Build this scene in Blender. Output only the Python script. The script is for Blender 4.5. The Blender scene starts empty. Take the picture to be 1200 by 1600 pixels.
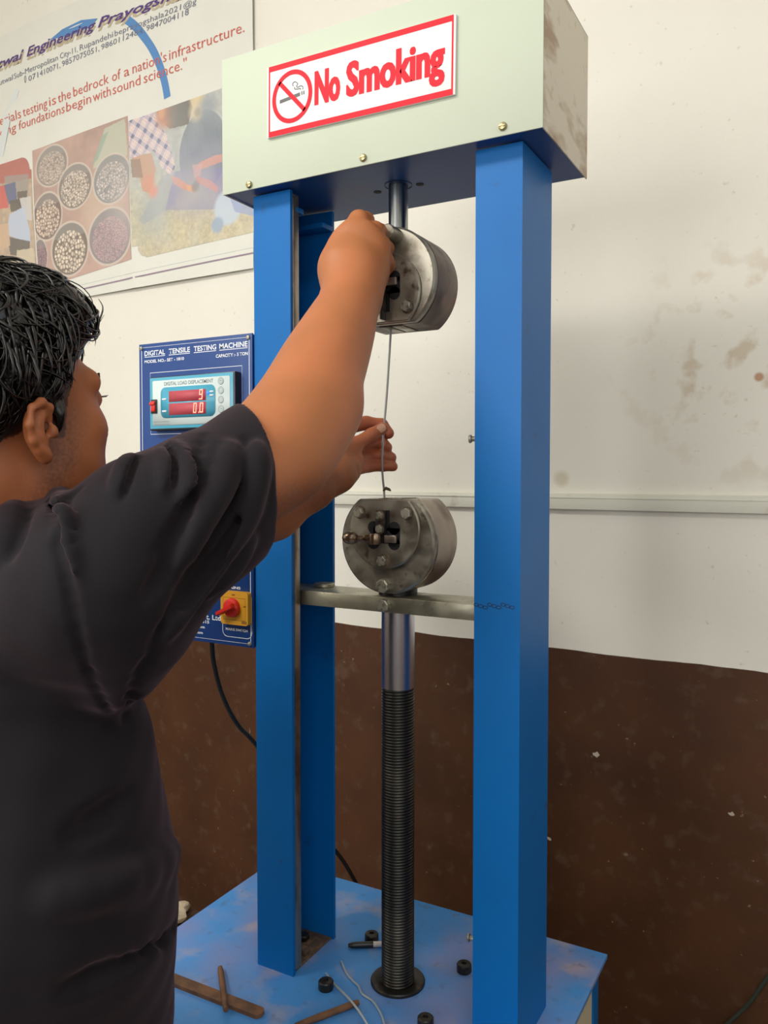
import bpy, bmesh, math, random
import numpy as np
from mathutils import Vector, Matrix
random.seed(7); np.random.seed(7)
C = bpy.context.scene.collection
SC = bpy.context.scene
V3 = lambda *a: np.array(a, float)

# ---------------------------------------------------------------- camera
FPX = 1270.0; PITCH = math.radians(2.0); YAW = math.radians(29.0); CAMH = 1.5
CYP = 740.0 + FPX*math.tan(PITCH)
_f0 = V3(-math.sin(YAW), math.cos(YAW), 0); _r0 = V3(math.cos(YAW), math.sin(YAW), 0); _z = V3(0, 0, 1)
FW = _f0*math.cos(PITCH) - _z*math.sin(PITCH); UP = _f0*math.sin(PITCH) + _z*math.cos(PITCH)
CAM = V3(0, 0, CAMH)
cd = bpy.data.cameras.new('camera'); cam = bpy.data.objects.new('camera', cd); C.objects.link(cam)
cam.location = CAM; cam.rotation_euler = (math.pi/2 - PITCH, 0, YAW)
cd.sensor_fit = 'VERTICAL'; cd.sensor_height = 32.0; cd.lens = 32.0*FPX/1600.0
cd.shift_y = (CYP - 800.0)/1600.0; cd.clip_start = 0.02
SC.camera = cam

# ---------------------------------------------------------------- world, lights, exposure
w = bpy.data.worlds.new('world'); SC.world = w; w.use_nodes = True
w.node_tree.nodes['Background'].inputs[0].default_value = (0.80, 0.88, 1.0, 1)
w.node_tree.nodes['Background'].inputs[1].default_value = 0.6
SC.view_settings.view_transform = 'Standard'; SC.view_settings.look = 'None'
SC.view_settings.gamma = 1.0; SC.view_settings.use_curve_mapping = False
SC.view_settings.exposure = 0.0

def area(name, loc, target, sx, sy, power, col):
    l = bpy.data.lights.new(name, 'AREA'); l.shape = 'RECTANGLE'; l.size = sx; l.size_y = sy
    l.energy = power; l.color = col
    o = bpy.data.objects.new(name, l); C.objects.link(o); o.location = loc
    o.rotation_euler = (Vector(target) - Vector(loc)).to_track_quat('-Z', 'Y').to_euler()
    return o
# daylight through the window behind the photographer, an added unseen one for fill, the one of the right wall, and the ceiling lamps
area('window_and_fill_light', (-1.35, -2.13, 1.95), (-1.35, 0, 1.85), 1.7, 1.3, 44, (1.0, 0.985, 0.95))
area('window_and_fill_light', (1.05, -2.13, 1.95), (0.6, 0, 1.85), 1.5, 1.3, 13, (1.0, 0.985, 0.95))  # added fill: an unseen second window that lights past the man
area('side_window_daylight', (2.13, 0.1, 1.9), (0, 0.2, 1.8), 1.3, 1.2, 4, (0.93, 0.96, 1.0))
area('ceiling_lamp_light', (-1.65, -0.80, 3.27), (-1.3, -0.2, 0), 1.25, 0.40, 52, (1.0, 0.97, 0.90))
area('ceiling_lamp_light', (0.55, -0.75, 3.27), (0.5, -0.55, 0), 1.25, 0.30, 18, (1.0, 0.97, 0.90))

# ---------------------------------------------------------------- helpers: points
def ray(px, py): return FW + _r0*((px-600.0)/FPX) + UP*((CYP-py)/FPX)
def P(px, py, d): return CAM + d*ray(px, py)
def at(px, py, Y): r = ray(px, py); return CAM + r*(Y/r[1])
def atz(px, py, Z): r = ray(px, py); return CAM + r*((Z-CAMH)/r[2])
WA = math.radians(-2.1); WD = 1.75
WX = V3(math.cos(WA), math.sin(WA), 0); WN = V3(-math.sin(WA), math.cos(WA), 0)
def wall(px, py):
    r = ray(px, py); p = CAM + r*(WD/(r @ WN)); return float(p @ WX), float(p[2])
def wmap(s, z, off=0.0): return WX*s + WN*(WD-off) + V3(0, 0, z)

# ---------------------------------------------------------------- helpers: materials
def lin(c):
    return tuple(((x/255.0)/12.92 if x/255.0 <= 0.04045 else ((x/255.0+0.055)/1.055)**2.4) for x in c)
class NT:
    def __init__(s, m): s.t = m.node_tree; s.b = s.t.nodes['Principled BSDF']
    def n(s, kind, **kw):
        x = s.t.nodes.new(kind)
        for k, v in kw.items(): setattr(x, k, v)
        return x
    def l(s, a, b): s.t.links.new(a, b)
def setin(node, name, v):
    if name in node.inputs: node.inputs[name].default_value = v
def mat(name, col, rough=0.5, metal=0.0, var=None, bump=None, rvar=None, coat=0.0, emit=None, sss=0.0, aniso=0.0, spec=0.5):
    """var = list of (colour, scale, lo, hi, amount[, stretch]); bump = (scale, strength, distance)"""
    m = bpy.data.materials.new(name); m.use_nodes = True; N = NT(m); b = N.b
    c = lin(col) if max(col) > 1.01 else col
    setin(b, 'Base Color', (*c, 1)); setin(b, 'Roughness', rough); setin(b, 'Metallic', metal)
    setin(b, 'Coat Weight', coat); setin(b, 'Coat Roughness', 0.12); setin(b, 'Anisotropic', aniso)
    setin(b, 'Specular IOR Level', spec)
    if sss: setin(b, 'Subsurface Weight', sss); setin(b, 'Subsurface Radius', (0.012, 0.004, 0.002)); setin(b, 'Subsurface Scale', 0.6)
    if emit: setin(b, 'Emission Color', (*lin(emit[0]), 1)); setin(b, 'Emission Strength', emit[1])
    tc = N.n('ShaderNodeNewGeometry'); src = tc.outputs['Position']
    cur = None
    for i, v in enumerate(var or []):
        c2, sc, lo, hi, amt = v[:5]; st = v[5] if len(v) > 5 else (1, 1, 1)
        mp = N.n('ShaderNodeMapping'); mp.inputs['Scale'].default_value = st; mp.inputs['Location'].default_value = (i*3.1, i*1.7, i*.9)
        N.l(src, mp.inputs[0])
        nz = N.n('ShaderNodeTexNoise'); nz.inputs['Scale'].default_value = sc; nz.inputs['Detail'].default_value = 6
        N.l(mp.outputs[0], nz.inputs['Vector'])
        mr = N.n('ShaderNodeMapRange'); mr.inputs[1].default_value = lo; mr.inputs[2].default_value = hi; mr.inputs[4].default_value = amt
        N.l(nz.outputs[0], mr.inputs[0])
        mx = N.n('ShaderNodeMix', data_type='RGBA'); N.l(mr.outputs[0], mx.inputs[0])
        if cur is None: mx.inputs[6].default_value = (*c, 1)
        else: N.l(cur, mx.inputs[6])
        mx.inputs[7].default_value = (*(lin(c2) if max(c2) > 1.01 else c2), 1); cur = mx.outputs[2]
    if cur is not None: N.l(cur, b.inputs['Base Color'])
    if bump:
        nz = N.n('ShaderNodeTexNoise'); nz.inputs['Scale'].default_value = bump[0]; nz.inputs['Detail'].default_value = 5
        N.l(src, nz.inputs['Vector'])
        bp = N.n('ShaderNodeBump'); bp.inputs['Strength'].default_value = bump[1]; bp.inputs['Distance'].default_value = bump[2]
        N.l(nz.outputs[0], bp.inputs['Height']); N.l(bp.outputs[0], b.inputs['Normal'])
    if rvar:
        nz = N.n('ShaderNodeTexNoise'); nz.inputs['Scale'].default_value = rvar[0]; nz.inputs['Detail'].default_value = 4
        N.l(src, nz.inputs['Vector'])
        mr = N.n('ShaderNodeMapRange'); mr.inputs[1].default_value = .35; mr.inputs[2].default_value = .65
        mr.inputs[3].default_value = rvar[1]; mr.inputs[4].default_value = rvar[2]
        N.l(nz.outputs[0], mr.inputs[0]); N.l(mr.outputs[0], b.inputs['Roughness'])
    return m

M = {}
M['blue'] = mat('blue_paint', (0.001, 0.135, 0.44), 0.42, spec=.25, var=[((0.002, 0.105, 0.36), 4, .45, .7, .5), ((0.03, 0.05, 0.10), 30, .66, .76, .5)], bump=(220, .12, .001))
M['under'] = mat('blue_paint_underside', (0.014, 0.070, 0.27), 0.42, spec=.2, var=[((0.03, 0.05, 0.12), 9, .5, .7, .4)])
M['base'] = mat('worn_blue_paint', (0.065, 0.27, 0.66), 0.42, spec=.35, var=[((0.24, 0.24, 0.45), 5, .42, .64, .8), ((0.42, 0.34, 0.36), 13, .56, .72, .65), ((0.10, 0.11, 0.16), 55, .6, .75, .5)], bump=(160, .15, .001), rvar=(7, .35, .6))
M['header'] = mat('pale_green_sheet', (0.53, 0.585, 0.475), 0.55, spec=.3, var=[((0.43, 0.47, 0.37), 3, .45, .7, .4), ((0.32, 0.32, 0.22), 90, .7, .78, .6)])
M['hside'] = mat('dirty_cream_sheet', (0.70, 0.64, 0.53), 0.5, var=[((0.34, 0.21, 0.12), 7, .53, .62, .8, (1, 1, 2.6)), ((0.45, 0.36, 0.24), 40, .6, .72, .5)])
M['steel'] = mat('oily_steel', (0.36, 0.335, 0.28), 0.38, 0.85, var=[((0.20, 0.17, 0.13), 28, .48, .66, .8), ((0.09, 0.06, 0.04), 70, .6, .72, .85)], bump=(300, .2, .0006), rvar=(35, .28, .55))
M['rim'] = mat('turned_steel', (0.40, 0.34, 0.29), 0.3, 0.9, var=[((0.17, 0.12, 0.10), 16, .48, .66, .8)], rvar=(20, .25, .45))
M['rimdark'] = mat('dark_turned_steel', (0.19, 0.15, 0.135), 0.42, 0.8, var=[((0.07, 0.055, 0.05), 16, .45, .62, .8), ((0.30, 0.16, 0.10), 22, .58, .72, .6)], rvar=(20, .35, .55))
M['bolt'] = mat('bolt_steel', (0.42, 0.40, 0.33), 0.45, 0.7, var=[((0.08, 0.07, 0.05), 150, .5, .65, .7)])
M['chrome'] = mat('chrome', (0.78, 0.80, 0.88), 0.27, 1.0)
M['rod'] = mat('grey_steel_rod', (0.32, 0.34, 0.35), 0.25, 1.0)
M['thread'] = mat('greasy_dark_steel', (0.040, 0.039, 0.035), 0.36, 0.8, var=[((0.15, 0.13, 0.10), 9, .5, .7, .6, (1, 1, .5))])
M['black'] = mat('black_steel', (0.018, 0.017, 0.016), 0.38, 0.3, var=[((0.10, 0.06, 0.04), 110, .55, .68, .5)])
M['hole'] = mat('dark_hole', (0.004, 0.004, 0.005), 0.8)
M['bar'] = mat('bright_flat_bar', (0.42, 0.40, 0.31), 0.33, 0.75, var=[((0.22, 0.20, 0.14), 18, .5, .68, .7), ((0.10, 0.06, 0.04), 90, .66, .74, .8)], rvar=(25, .25, .5))
M['bronze'] = mat('worn_bronze', (0.33, 0.24, 0.17), 0.28, 0.85, var=[((0.08, 0.05, 0.03), 60, .48, .62, .8)])
M['rust'] = mat('rusty_grime', (0.085, 0.055, 0.035), 0.8, var=[((0.22, 0.13, 0.07), 60, .5, .65, .7)], bump=(200, .5, .002))
M['red'] = mat('sign_red', (0.74, 0.006, 0.022), 0.5, spec=.2)
M['white'] = mat('sign_white', (0.80, 0.79, 0.80), 0.5, spec=.3)
M['blackp'] = mat('black_plastic', (0.014, 0.014, 0.017), 0.35)
M['panel'] = mat('navy_panel', (0.008, 0.045, 0.20), 0.4, spec=.35, var=[((0.012, 0.070, 0.27), 3, .45, .65, .6)])
M['print'] = mat('white_print', (0.80, 0.83, 0.88), 0.4)
M['dispblue'] = mat('display_frame_blue', (0.07, 0.36, 0.52), 0.3)
M['dispwhite'] = mat('display_white', (0.62, 0.72, 0.72), 0.3)
M['grey'] = mat('grey_print', (0.20, 0.24, 0.27), 0.4)
M['lcd'] = mat('glowing_red_window', (0.38, 0.06, 0.08), 0.6, emit=((190, 40, 60), .18))  # weak red glow put into the material behind the digits
M['led'] = mat('lit_red_digit', (1.0, 0.25, 0.2), 0.3, emit=((255, 120, 96), 3.2))
M['bluelamp'] = mat('blue_lamp', (0.1, 0.2, 1.0), 0.3, emit=((40, 90, 255), 2.0))
M['redp'] = mat('red_plastic', (0.66, 0.020, 0.015), 0.3)
M['yellow'] = mat('yellow_plastic', (0.68, 0.33, 0.020), 0.38)
M['cable'] = mat('black_cable', (0.012, 0.012, 0.013), 0.45)
M['gcable'] = mat('dark_green_cable', (0.03, 0.042, 0.033), 0.45)
M['wire'] = mat('galvanised_wire', (0.42, 0.42, 0.40), 0.35, 0.7)
M['wirelight'] = mat('bright_wire', (0.66, 0.72, 0.74), 0.3, 0.5)
M['sack'] = mat('rusty_brown_steel', (0.19, 0.085, 0.035), 0.6, var=[((0.08, 0.035, 0.018), 40, .45, .65, .8)], bump=(160, .4, .001))
M['stone'] = mat('pale_stone', (0.60, 0.50, 0.36), 0.8, var=[((0.35, 0.26, 0.17), 40, .45, .65, .7)], bump=(80, .5, .003))
M['bench'] = mat('brown_wood', (0.07, 0.034, 0.02), 0.7)
M['trim'] = mat('cream_plastic_trunking', (0.74, 0.73, 0.63), 0.5, var=[((0.40, 0.34, 0.22), 22, .6, .75, .6)])
M['ceil'] = mat('ceiling_white', (0.78, 0.77, 0.72), 0.9)
M['floor'] = mat('cement_floor', (0.20, 0.17, 0.145), 0.75, var=[((0.12, 0.10, 0.085), 6, .4, .65, .7)])
M['frame'] = mat('window_frame_brown', (0.10, 0.05, 0.03), 0.5)
M['hair'] = mat('wet_black_hair', (0.0035, 0.003, 0.0035), 0.27, spec=0.65)
M['shirt'] = mat('dark_tshirt', (0.0062, 0.0055, 0.0080), 0.85, bump=(900, .25, .0008), spec=.25)
b_ = M['shirt'].node_tree.nodes['Principled BSDF']; setin(b_, 'Sheen Weight', 0.13); setin(b_, 'Sheen Roughness', 0.45); setin(b_, 'Sheen Tint', (1.0, 0.62, 0.72, 1))
M['trouser'] = mat('navy_trousers', (0.009, 0.010, 0.018), 0.9)
M['shoe'] = mat('black_shoe', (0.015, 0.014, 0.014), 0.45)
M['eye'] = mat('eye_white', (0.75, 0.72, 0.68), 0.2)
M['iris'] = mat('dark_iris', (0.02, 0.01, 0.006), 0.15)
M['nail'] = mat('finger_nail', (0.50, 0.27, 0.18), 0.4)

def skin_material():
    m = bpy.data.materials.new('skin'); m.use_nodes = True; N = NT(m); b = N.b
    setin(b, 'Roughness', 0.52); setin(b, 'Subsurface Weight', 0.12); setin(b, 'Subsurface Radius', (0.010, 0.004, 0.002)); setin(b, 'Subsurface Scale', 0.5)
    g = N.n('ShaderNodeNewGeometry'); nz = N.n('ShaderNodeTexNoise'); nz.inputs['Scale'].default_value = 14; nz.inputs['Detail'].default_value = 5
    N.l(g.outputs['Position'], nz.inputs['Vector'])
    mr = N.n('ShaderNodeMapRange'); mr.inputs[1].default_value = .38; mr.inputs[2].default_value = .66
    N.l(nz.outputs[0], mr.inputs[0])
    mx = N.n('ShaderNodeMix', data_type='RGBA'); N.l(mr.outputs[0], mx.inputs[0])
    mx.inputs[6].default_value = (0.46, 0.155, 0.058, 1); mx.inputs[7].default_value = (0.40, 0.142, 0.050, 1)
    at_ = N.n('ShaderNodeAttribute', attribute_name='tone')
    mul = N.n('ShaderNodeMix', data_type='RGBA', blend_type='MULTIPLY'); mul.inputs[0].default_value = 1
    N.l(mx.outputs[2], mul.inputs[6]); N.l(at_.outputs['Color'], mul.inputs[7]); N.l(mul.outputs[2], b.inputs['Base Color'])
    n2 = N.n('ShaderNodeTexNoise'); n2.inputs['Scale'].default_value = 420; N.l(g.outputs['Position'], n2.inputs['Vector'])
    bp = N.n('ShaderNodeBump'); bp.inputs['Strength'].default_value = .12; bp.inputs['Distance'].default_value = .001
    N.l(n2.outputs[0], bp.inputs['Height']); N.l(bp.outputs[0], b.inputs['Normal'])
    return m
M['skin'] = skin_material()

def wall_material():
    """cream plaster above a dark brown painted dado, brush-wavy edge, stains and chips"""
    m = bpy.data.materials.new('two_tone_plaster'); m.use_nodes = True; N = NT(m); b = N.b
    g = N.n('ShaderNodeNewGeometry'); pos = g.outputs['Position']
    sx = N.n('ShaderNodeSeparateXYZ'); N.l(pos, sx.inputs[0])
    def noise(sc, det=5, src=pos, st=None):
        if st:
            mp = N.n('ShaderNodeMapping'); mp.inputs['Scale'].default_value = st; N.l(pos, mp.inputs[0]); src = mp.outputs[0]
        n = N.n('ShaderNodeTexNoise'); n.inputs['Scale'].default_value = sc; n.inputs['Detail'].default_value = det; N.l(src, n.inputs['Vector']); return n.outputs[0]
    def rng(v, a, b_, c=0., d=1.):
        r = N.n('ShaderNodeMapRange'); r.inputs[1].default_value = a; r.inputs[2].default_value = b_; r.inputs[3].default_value = c; r.inputs[4].default_value = d
        N.l(v, r.inputs[0]); return r.outputs[0]
    def mix(f, a, b_):
        x = N.n('ShaderNodeMix', data_type='RGBA'); N.l(f, x.inputs[0])
        for s_, v in ((6, a), (7, b_)):
            if isinstance(v, tuple): x.inputs[s_].default_value = (*v, 1)
            else: N.l(v, x.inputs[s_])
        return x.outputs[2]
    def math_(op, a, b_=None):
        x = N.n('ShaderNodeMath', operation=op)
        for i, v in enumerate((a, b_)):
            if v is None: continue
            if isinstance(v, (int, float)): x.inputs[i].default_value = v
            else: N.l(v, x.inputs[i])
        return x.outputs[0]
    cream = mix(rng(noise(2.2), .4, .65), (0.84, 0.812, 0.732), (0.80, 0.772, 0.69))
    cream = mix(rng(noise(60), .68, .74, 0, .35), cream, (0.45, 0.38, 0.27))
    # damp stains on the right of the wall
    d = N.n('ShaderNodeVectorMath', operation='DISTANCE'); N.l(pos, d.inputs[0]); c0 = wmap(*wall(1172, 560)); d.inputs[1].default_value = tuple(c0)
    near = rng(d.outputs['Value'], .10, .30, 1, 0)
    blot = rng(noise(17, 4), .54, .66)
    cream = mix(math_('MULTIPLY', math_('MULTIPLY', near, blot), .45), cream, (0.47, 0.31, 0.13))
    d2 = N.n('ShaderNodeVectorMath', operation='DISTANCE'); N.l(pos, d2.inputs[0]); d2.inputs[1].default_value = tuple(wmap(*wall(877, 748)))
    cream = mix(rng(d2.outputs['Value'], .010, .022, .45, 0), cream, (0.50, 0.40, 0.22))
    d3 = N.n('ShaderNodeVectorMath', operation='DISTANCE'); N.l(pos, d3.inputs[0]); d3.inputs[1].default_value = tuple(wmap(*wall(1186, 589)))
    cream = mix(rng(d3.outputs['Value'], .006, .011, .8, 0), cream, (0.45, 0.20, 0.07))
    brown = mix(rng(noise(5), .35, .7), (0.088, 0.034, 0.014), (0.058, 0.023, 0.010))
    brown = mix(rng(noise(26, 6), .56, .75, 0, .55), brown, (0.13, 0.085, 0.055))
    brown = mix(rng(noise(75, 3), .72, .76, 0, .5), brown, (0.34, 0.25, 0.18))
    edge = math_('ADD', sx.outputs['Z'], math_('MULTIPLY', math_('SUBTRACT', noise(6, 3), .5), .012))
    isb = rng(edge, 1.1075, 1.1085, 1, 0)
    col = mix(isb, cream, brown); N.l(col, b.inputs['Base Color'])
    setin(b, 'Specular IOR Level', .3); N.l(rng(isb, 0, 1, .62, .55), b.inputs['Roughness'])
    bp = N.n('ShaderNodeBump'); bp.inputs['Strength'].default_value = .35; bp.inputs['Distance'].default_value = .004
    hh = math_('ADD', math_('MULTIPLY', noise(9, 6), 1.0), math_('MULTIPLY', noise(70, 4), .25)); N.l(hh, bp.inputs['Height']); N.l(bp.outputs[0], b.inputs['Normal'])
    return m
M['wall'] = wall_material()

# ---------------------------------------------------------------- helpers: meshes and objects
ORG = {}
def tag(o, label=None, cat=None, group=None, kind=None):
    if label: o['label'] = label
    if cat: o['category'] = cat
    if group: o['group'] = group
    if kind: o['kind'] = kind
    return o
def thing(name, label, cat, loc, group=None):
    o = bpy.data.objects.new(name, None); C.objects.link(o); o.location = loc; o.empty_display_size = .05
    ORG[o.name] = V3(*loc); return tag(o, label, cat, group)
def link_mesh(name, me, m, parent=None, origin=None):
    """me has world coordinates; re-origin to the parent's or its own base"""
    n = len(me.vertices); co = np.empty(n*3, np.float32); me.vertices.foreach_get('co', co); co = co.reshape(-1, 3)
    if parent is not None: o0 = ORG[parent.name]
    elif origin is not None: o0 = V3(*origin)
    else: o0 = V3((co[:, 0].min()+co[:, 0].max())/2, (co[:, 1].min()+co[:, 1].max())/2, co[:, 2].min())
    co = (co - o0).astype(np.float32); me.vertices.foreach_set('co', co.ravel()); me.update()
    o = bpy.data.objects.new(name, me); C.objects.link(o)
    me.name = name
    if m is not None:
        for k in (m if isinstance(m, (list, tuple)) else [m]): me.materials.append(k)
    if parent is not None: o.parent = parent
    else: o.location = o0
    ORG[o.name] = o0
    return o
class MB:
    def __init__(s): s.bm = bmesh.new(); s.smooth = True
    def _add(s, vs, fs):
        b = [s.bm.verts.new(tuple(map(float, v))) for v in vs]
        out = []
        for f in fs:
            try: out.append(s.bm.faces.new([b[i] for i in f]))
            except ValueError: pass
        return b, out
    def box(s, x0, x1, y0, y1, z0, z1, bev=0.0, f=None, seg=2):
        vs = [(x, y, z) for x in (x0, x1) for y in (y0, y1) for z in (z0, z1)]
        t = bmesh.new(); bv = [t.verts.new(v) for v in vs]
        for q in ((0,1,3,2),(4,6,7,5),(0,4,5,1),(2,3,7,6),(0,2,6,4),(1,5,7,3)): t.faces.new([bv[i] for i in q])
        if bev: bmesh.ops.bevel(t, geom=list(t.edges), offset=bev, segments=seg, profile=.5, affect='EDGES')
        t.verts.index_update()
        s._add([f(*v.co) if f else v.co for v in t.verts], [[v.index for v in q.verts] for q in t.faces]); t.free(); return s
    def prism(s, poly, y0, y1, bev=0.0, f=None):
        """poly in (x, z), extruded along y"""
        t = bmesh.new(); a = [t.verts.new((x, y0, z)) for x, z in poly]; b = [t.verts.new((x, y1, z)) for x, z in poly]
        n = len(poly); t.faces.new(a); t.faces.new(b[::-1])
        for i in range(n): t.faces.new((a[i], b[i], b[(i+1) % n], a[(i+1) % n]))
        bmesh.ops.recalc_face_normals(t, faces=t.faces)
        if bev:
            es = [e for e in t.edges if abs(e.verts[0].co.y-e.verts[1].co.y) < 1e-7]
            bmesh.ops.bevel(t, geom=es, offset=bev, segments=2, profile=.5, affect='EDGES')
        t.verts.index_update()
        s._add([f(*v.co) if f else v.co for v in t.verts], [[v.index for v in q.verts] for q in t.faces]); t.free(); return s
    def lathe(s, c, axis, prof, n=32, phase=0.0, f=None):
        """prof = [(radius, distance along axis)]; radius 0 closes an end"""
        axis = V3(*axis); axis /= np.linalg.norm(axis); c = V3(*c)
        a = V3(0, 0, 1) if abs(axis[2]) < .9 else V3(1, 0, 0)
        u = np.cross(axis, a); u /= np.linalg.norm(u); v = np.cross(axis, u)
        vs = []; rings = []
        for r, h in prof:
            if r < 1e-7: rings.append([len(vs)]); vs.append(c+axis*h)
            else:
                rings.append(list(range(len(vs), len(vs)+n)))
                for k in range(n):
                    t = 2*math.pi*k/n + phase; vs.append(c+axis*h+(u*math.cos(t)+v*math.sin(t))*r)
        fs = []
        for A, B in zip(rings, rings[1:]):
            for k in range(n):
                k2 = (k+1) % n
                if len(A) == 1 and len(B) == 1: continue
                if len(A) == 1: fs.append((A[0], B[k2], B[k]))
                elif len(B) == 1: fs.append((A[k], A[k2], B[0]))
                else: fs.append((A[k], A[k2], B[k2], B[k]))
        s._add(vs, fs); return s
    def cyl(s, p0, p1, r, n=24, bev=0.0, r2=None):
        p0 = V3(*p0); p1 = V3(*p1); L = np.linalg.norm(p1-p0); r2 = r if r2 is None else r2
        pr = [(0, 0), (r-bev, 0), (r, bev), (r2, L-bev), (r2-bev, L), (0, L)] if bev else [(0, 0), (r, 0), (r2, L), (0, L)]
        return s.lathe(p0, p1-p0, pr, n)
    def tube(s, pts, r, n=8, flat=None):
        pts = [V3(*p) for p in pts]; m = len(pts); rs = r if isinstance(r, (list, tuple, np.ndarray)) else [r]*m
        vs = []; fs = []; u = None
        for i, p in enumerate(pts):
            d = pts[min(i+1, m-1)]-pts[max(i-1, 0)]; d /= (np.linalg.norm(d)+1e-12)
            if u is None:
                a = V3(0, 0, 1) if abs(d[2]) < .9 else V3(1, 0, 0); u = np.cross(d, a)
            u = u-d*(u@d); u /= (np.linalg.norm(u)+1e-12); v = np.cross(d, u)
            for k in range(n):
                t = 2*math.pi*k/n; vs.append(p+(u*math.cos(t)+v*math.sin(t)*(flat or 1))*rs[i])
        for i in range(m-1):
            for k in range(n): fs.append((i*n+k, i*n+(k+1) % n, (i+1)*n+(k+1) % n, (i+1)*n+k))
        fs.append(tuple(range(n-1, -1, -1))); fs.append(tuple((m-1)*n+k for k in range(n)))
        s._add(vs, fs); return s
    def poly(s, pts): s._add(pts, [tuple(range(len(pts)))]); return s
    def build(s, name, m, parent=None, label=None, cat=None, group=None, kind=None, angle=35, origin=None, recalc=True):
        if recalc: bmesh.ops.recalc_face_normals(s.bm, faces=s.bm.faces)
        me = bpy.data.meshes.new(name); s.bm.to_mesh(me); s.bm.free()
        me.polygons.foreach_set('use_smooth', [True]*len(me.polygons))
        try: me.set_sharp_from_angle(angle=math.radians(angle))
        except Exception: pass
        o = link_mesh(name, me, m, parent, origin)
        return tag(o, label, cat, group, kind)
def spline(pts, n=8):
    """Catmull-Rom through pts"""
    p = [V3(*q) for q in pts]; p = [2*p[0]-p[1]]+p+[2*p[-1]-p[-2]]; out = []
    for i in range(1, len(p)-2):
        for k in range(n):
            t = k/n; a, b, c, d = p[i-1:i+3]
            out.append(.5*((2*b)+(c-a)*t+(2*a-5*b+4*c-d)*t*t+(3*b-a-3*c+d)*t**3))
    out.append(p[-2]); return out

def text_geom(s, bold=0.0, shear=0.0, res=3):
    cu = bpy.data.curves.new('txt', 'FONT'); cu.body = s; cu.size = 1; cu.resolution_u = res; cu.offset = bold; cu.shear = shear
    o = bpy.data.objects.new('txt', cu); C.objects.link(o)
    me = bpy.data.meshes.new_from_object(o.evaluated_get(bpy.context.evaluated_depsgraph_get()))
    vs = np.array([v.co[:2] for v in me.vertices]).reshape(-1, 2); fs = [tuple(p.vertices) for p in me.polygons]
    bpy.data.objects.remove(o); bpy.data.curves.remove(cu); bpy.data.meshes.remove(me)
    return vs, fs
def text_on(mb, s, f, x0, x1, z, cap, bold=0.0, shear=0.0, res=3, z1=None, off=0.0, wave=None):
    """letters fitted from x0 to x1, baseline z (to z1 at x1), cap height cap; f(x, z, off) maps to the world"""
    vs, fs = text_geom(s, bold, shear, res)
    if not len(vs): return
    a, b = vs[:, 0].min(), vs[:, 0].max(); z1 = z if z1 is None else z1; out = []
    for vx, vy in vs:
        t = (vx-a)/(b-a); x = x0+(x1-x0)*t; zz = z+(z1-z)*t+vy*cap/.729
        if wave: zz += wave(x)
        out.append(f(x, zz, off))
    mb._add(out, fs)
XZ = lambda Y: (lambda x, z, off=0.0: V3(x, Y-off, z))
def rrect(x0, x1, z0, z1, r, n=5):
    out = []
    for cx, cz, a0 in ((x1-r, z1-r, 0), (x0+r, z1-r, 90), (x0+r, z0+r, 180), (x1-r, z0+r, 270)):
        for k in range(n+1):
            t = math.radians(a0+90*k/n); out.append((cx+r*math.cos(t), cz+r*math.sin(t)))
    return out
def outline(mb, pts, wd, f, off=0.0, closed=True):
    """thin printed line along pts in (x, z)"""
    n = len(pts); L = []
    for i in range(n):
        a = np.array(pts[(i-1) % n if closed else max(i-1, 0)]); b = np.array(pts[(i+1) % n if closed else min(i+1, n-1)])
        d = b-a; d = d/(np.linalg.norm(d)+1e-9); nn = np.array([-d[1], d[0]])*wd/2; p = np.array(pts[i])
        L.append((p+nn, p-nn))
    vs = [f(q[0], q[1], off) for pr in L for q in pr]
    fs = [(2*i, 2*i+1, 2*((i+1) % n)+1, 2*((i+1) % n)) for i in range(n if closed else n-1)]
    mb._add(vs, fs)

# ---------------------------------------------------------------- the room
ZC = 3.35
def struct(name, mb, m): return mb.build(name, m, kind='structure')
b = MB(); b.box(-3.0, 2.35, WD, WD+.12, 0, ZC, f=lambda x, y, z: WX*x+WN*y+V3(0, 0, z)); wall_back = struct('wall_back', b, M['wall'])
struct('wall_left', MB().box(-2.97, -2.85, -2.2, 1.93, 0, ZC), M['wall'])
b = MB()
for q in ((-2.2, -.55, 0, ZC), (.75, 1.62, 0, ZC), (-.55, .75, 0, 1.3), (-.55, .75, 2.5, ZC)): b.box(2.2, 2.32, *q)
struct('wall_right', b, M['wall'])
b = MB()
for q in ((-2.97, -2.2, 0, ZC), (-.5, .3, 0, ZC), (1.8, 2.2, 0, ZC), (.3, 1.8, 0, 1.3), (.3, 1.8, 2.6, ZC)): b.box(q[0], q[1], -2.32, -2.2, q[2], q[3])
b.box(-2.2, -.5, -2.32, -2.2, 0, 1.3); b.box(-2.2, -.5, -2.32, -2.2, 2.6, ZC); struct('wall_front', b, M['wall'])
struct('floor', MB().box(-2.97, 2.32, -2.32, 2.0, -.1, 0), M['floor'])
struct('ceiling', MB().box(-2.97, 2.32, -2.32, 2.0, ZC, ZC+.1), M['ceil'])
b = MB()
for x in (-2.2, -1.655, -1.09, -.54): b.box(x, x+.04, -2.30, -2.22, 1.3, 2.6)
b.box(-2.2, -.5, -2.30, -2.22, 1.3, 1.34); b.box(-2.2, -.5, -2.30, -2.22, 2.56, 2.6); struct('window_1', b, M['frame'])
b = MB()
for x in (.3, .785, 1.275, 1.76): b.box(x, x+.04, -2.30, -2.22, 1.3, 2.6)
b.box(.3, 1.8, -2.30, -2.22, 1.3, 1.34); b.box(.3, 1.8, -2.30, -2.22, 2.56, 2.6); struct('added_fill_window', b, M['frame'])  # unseen window, added to hold the fill light
b = MB()
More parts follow.
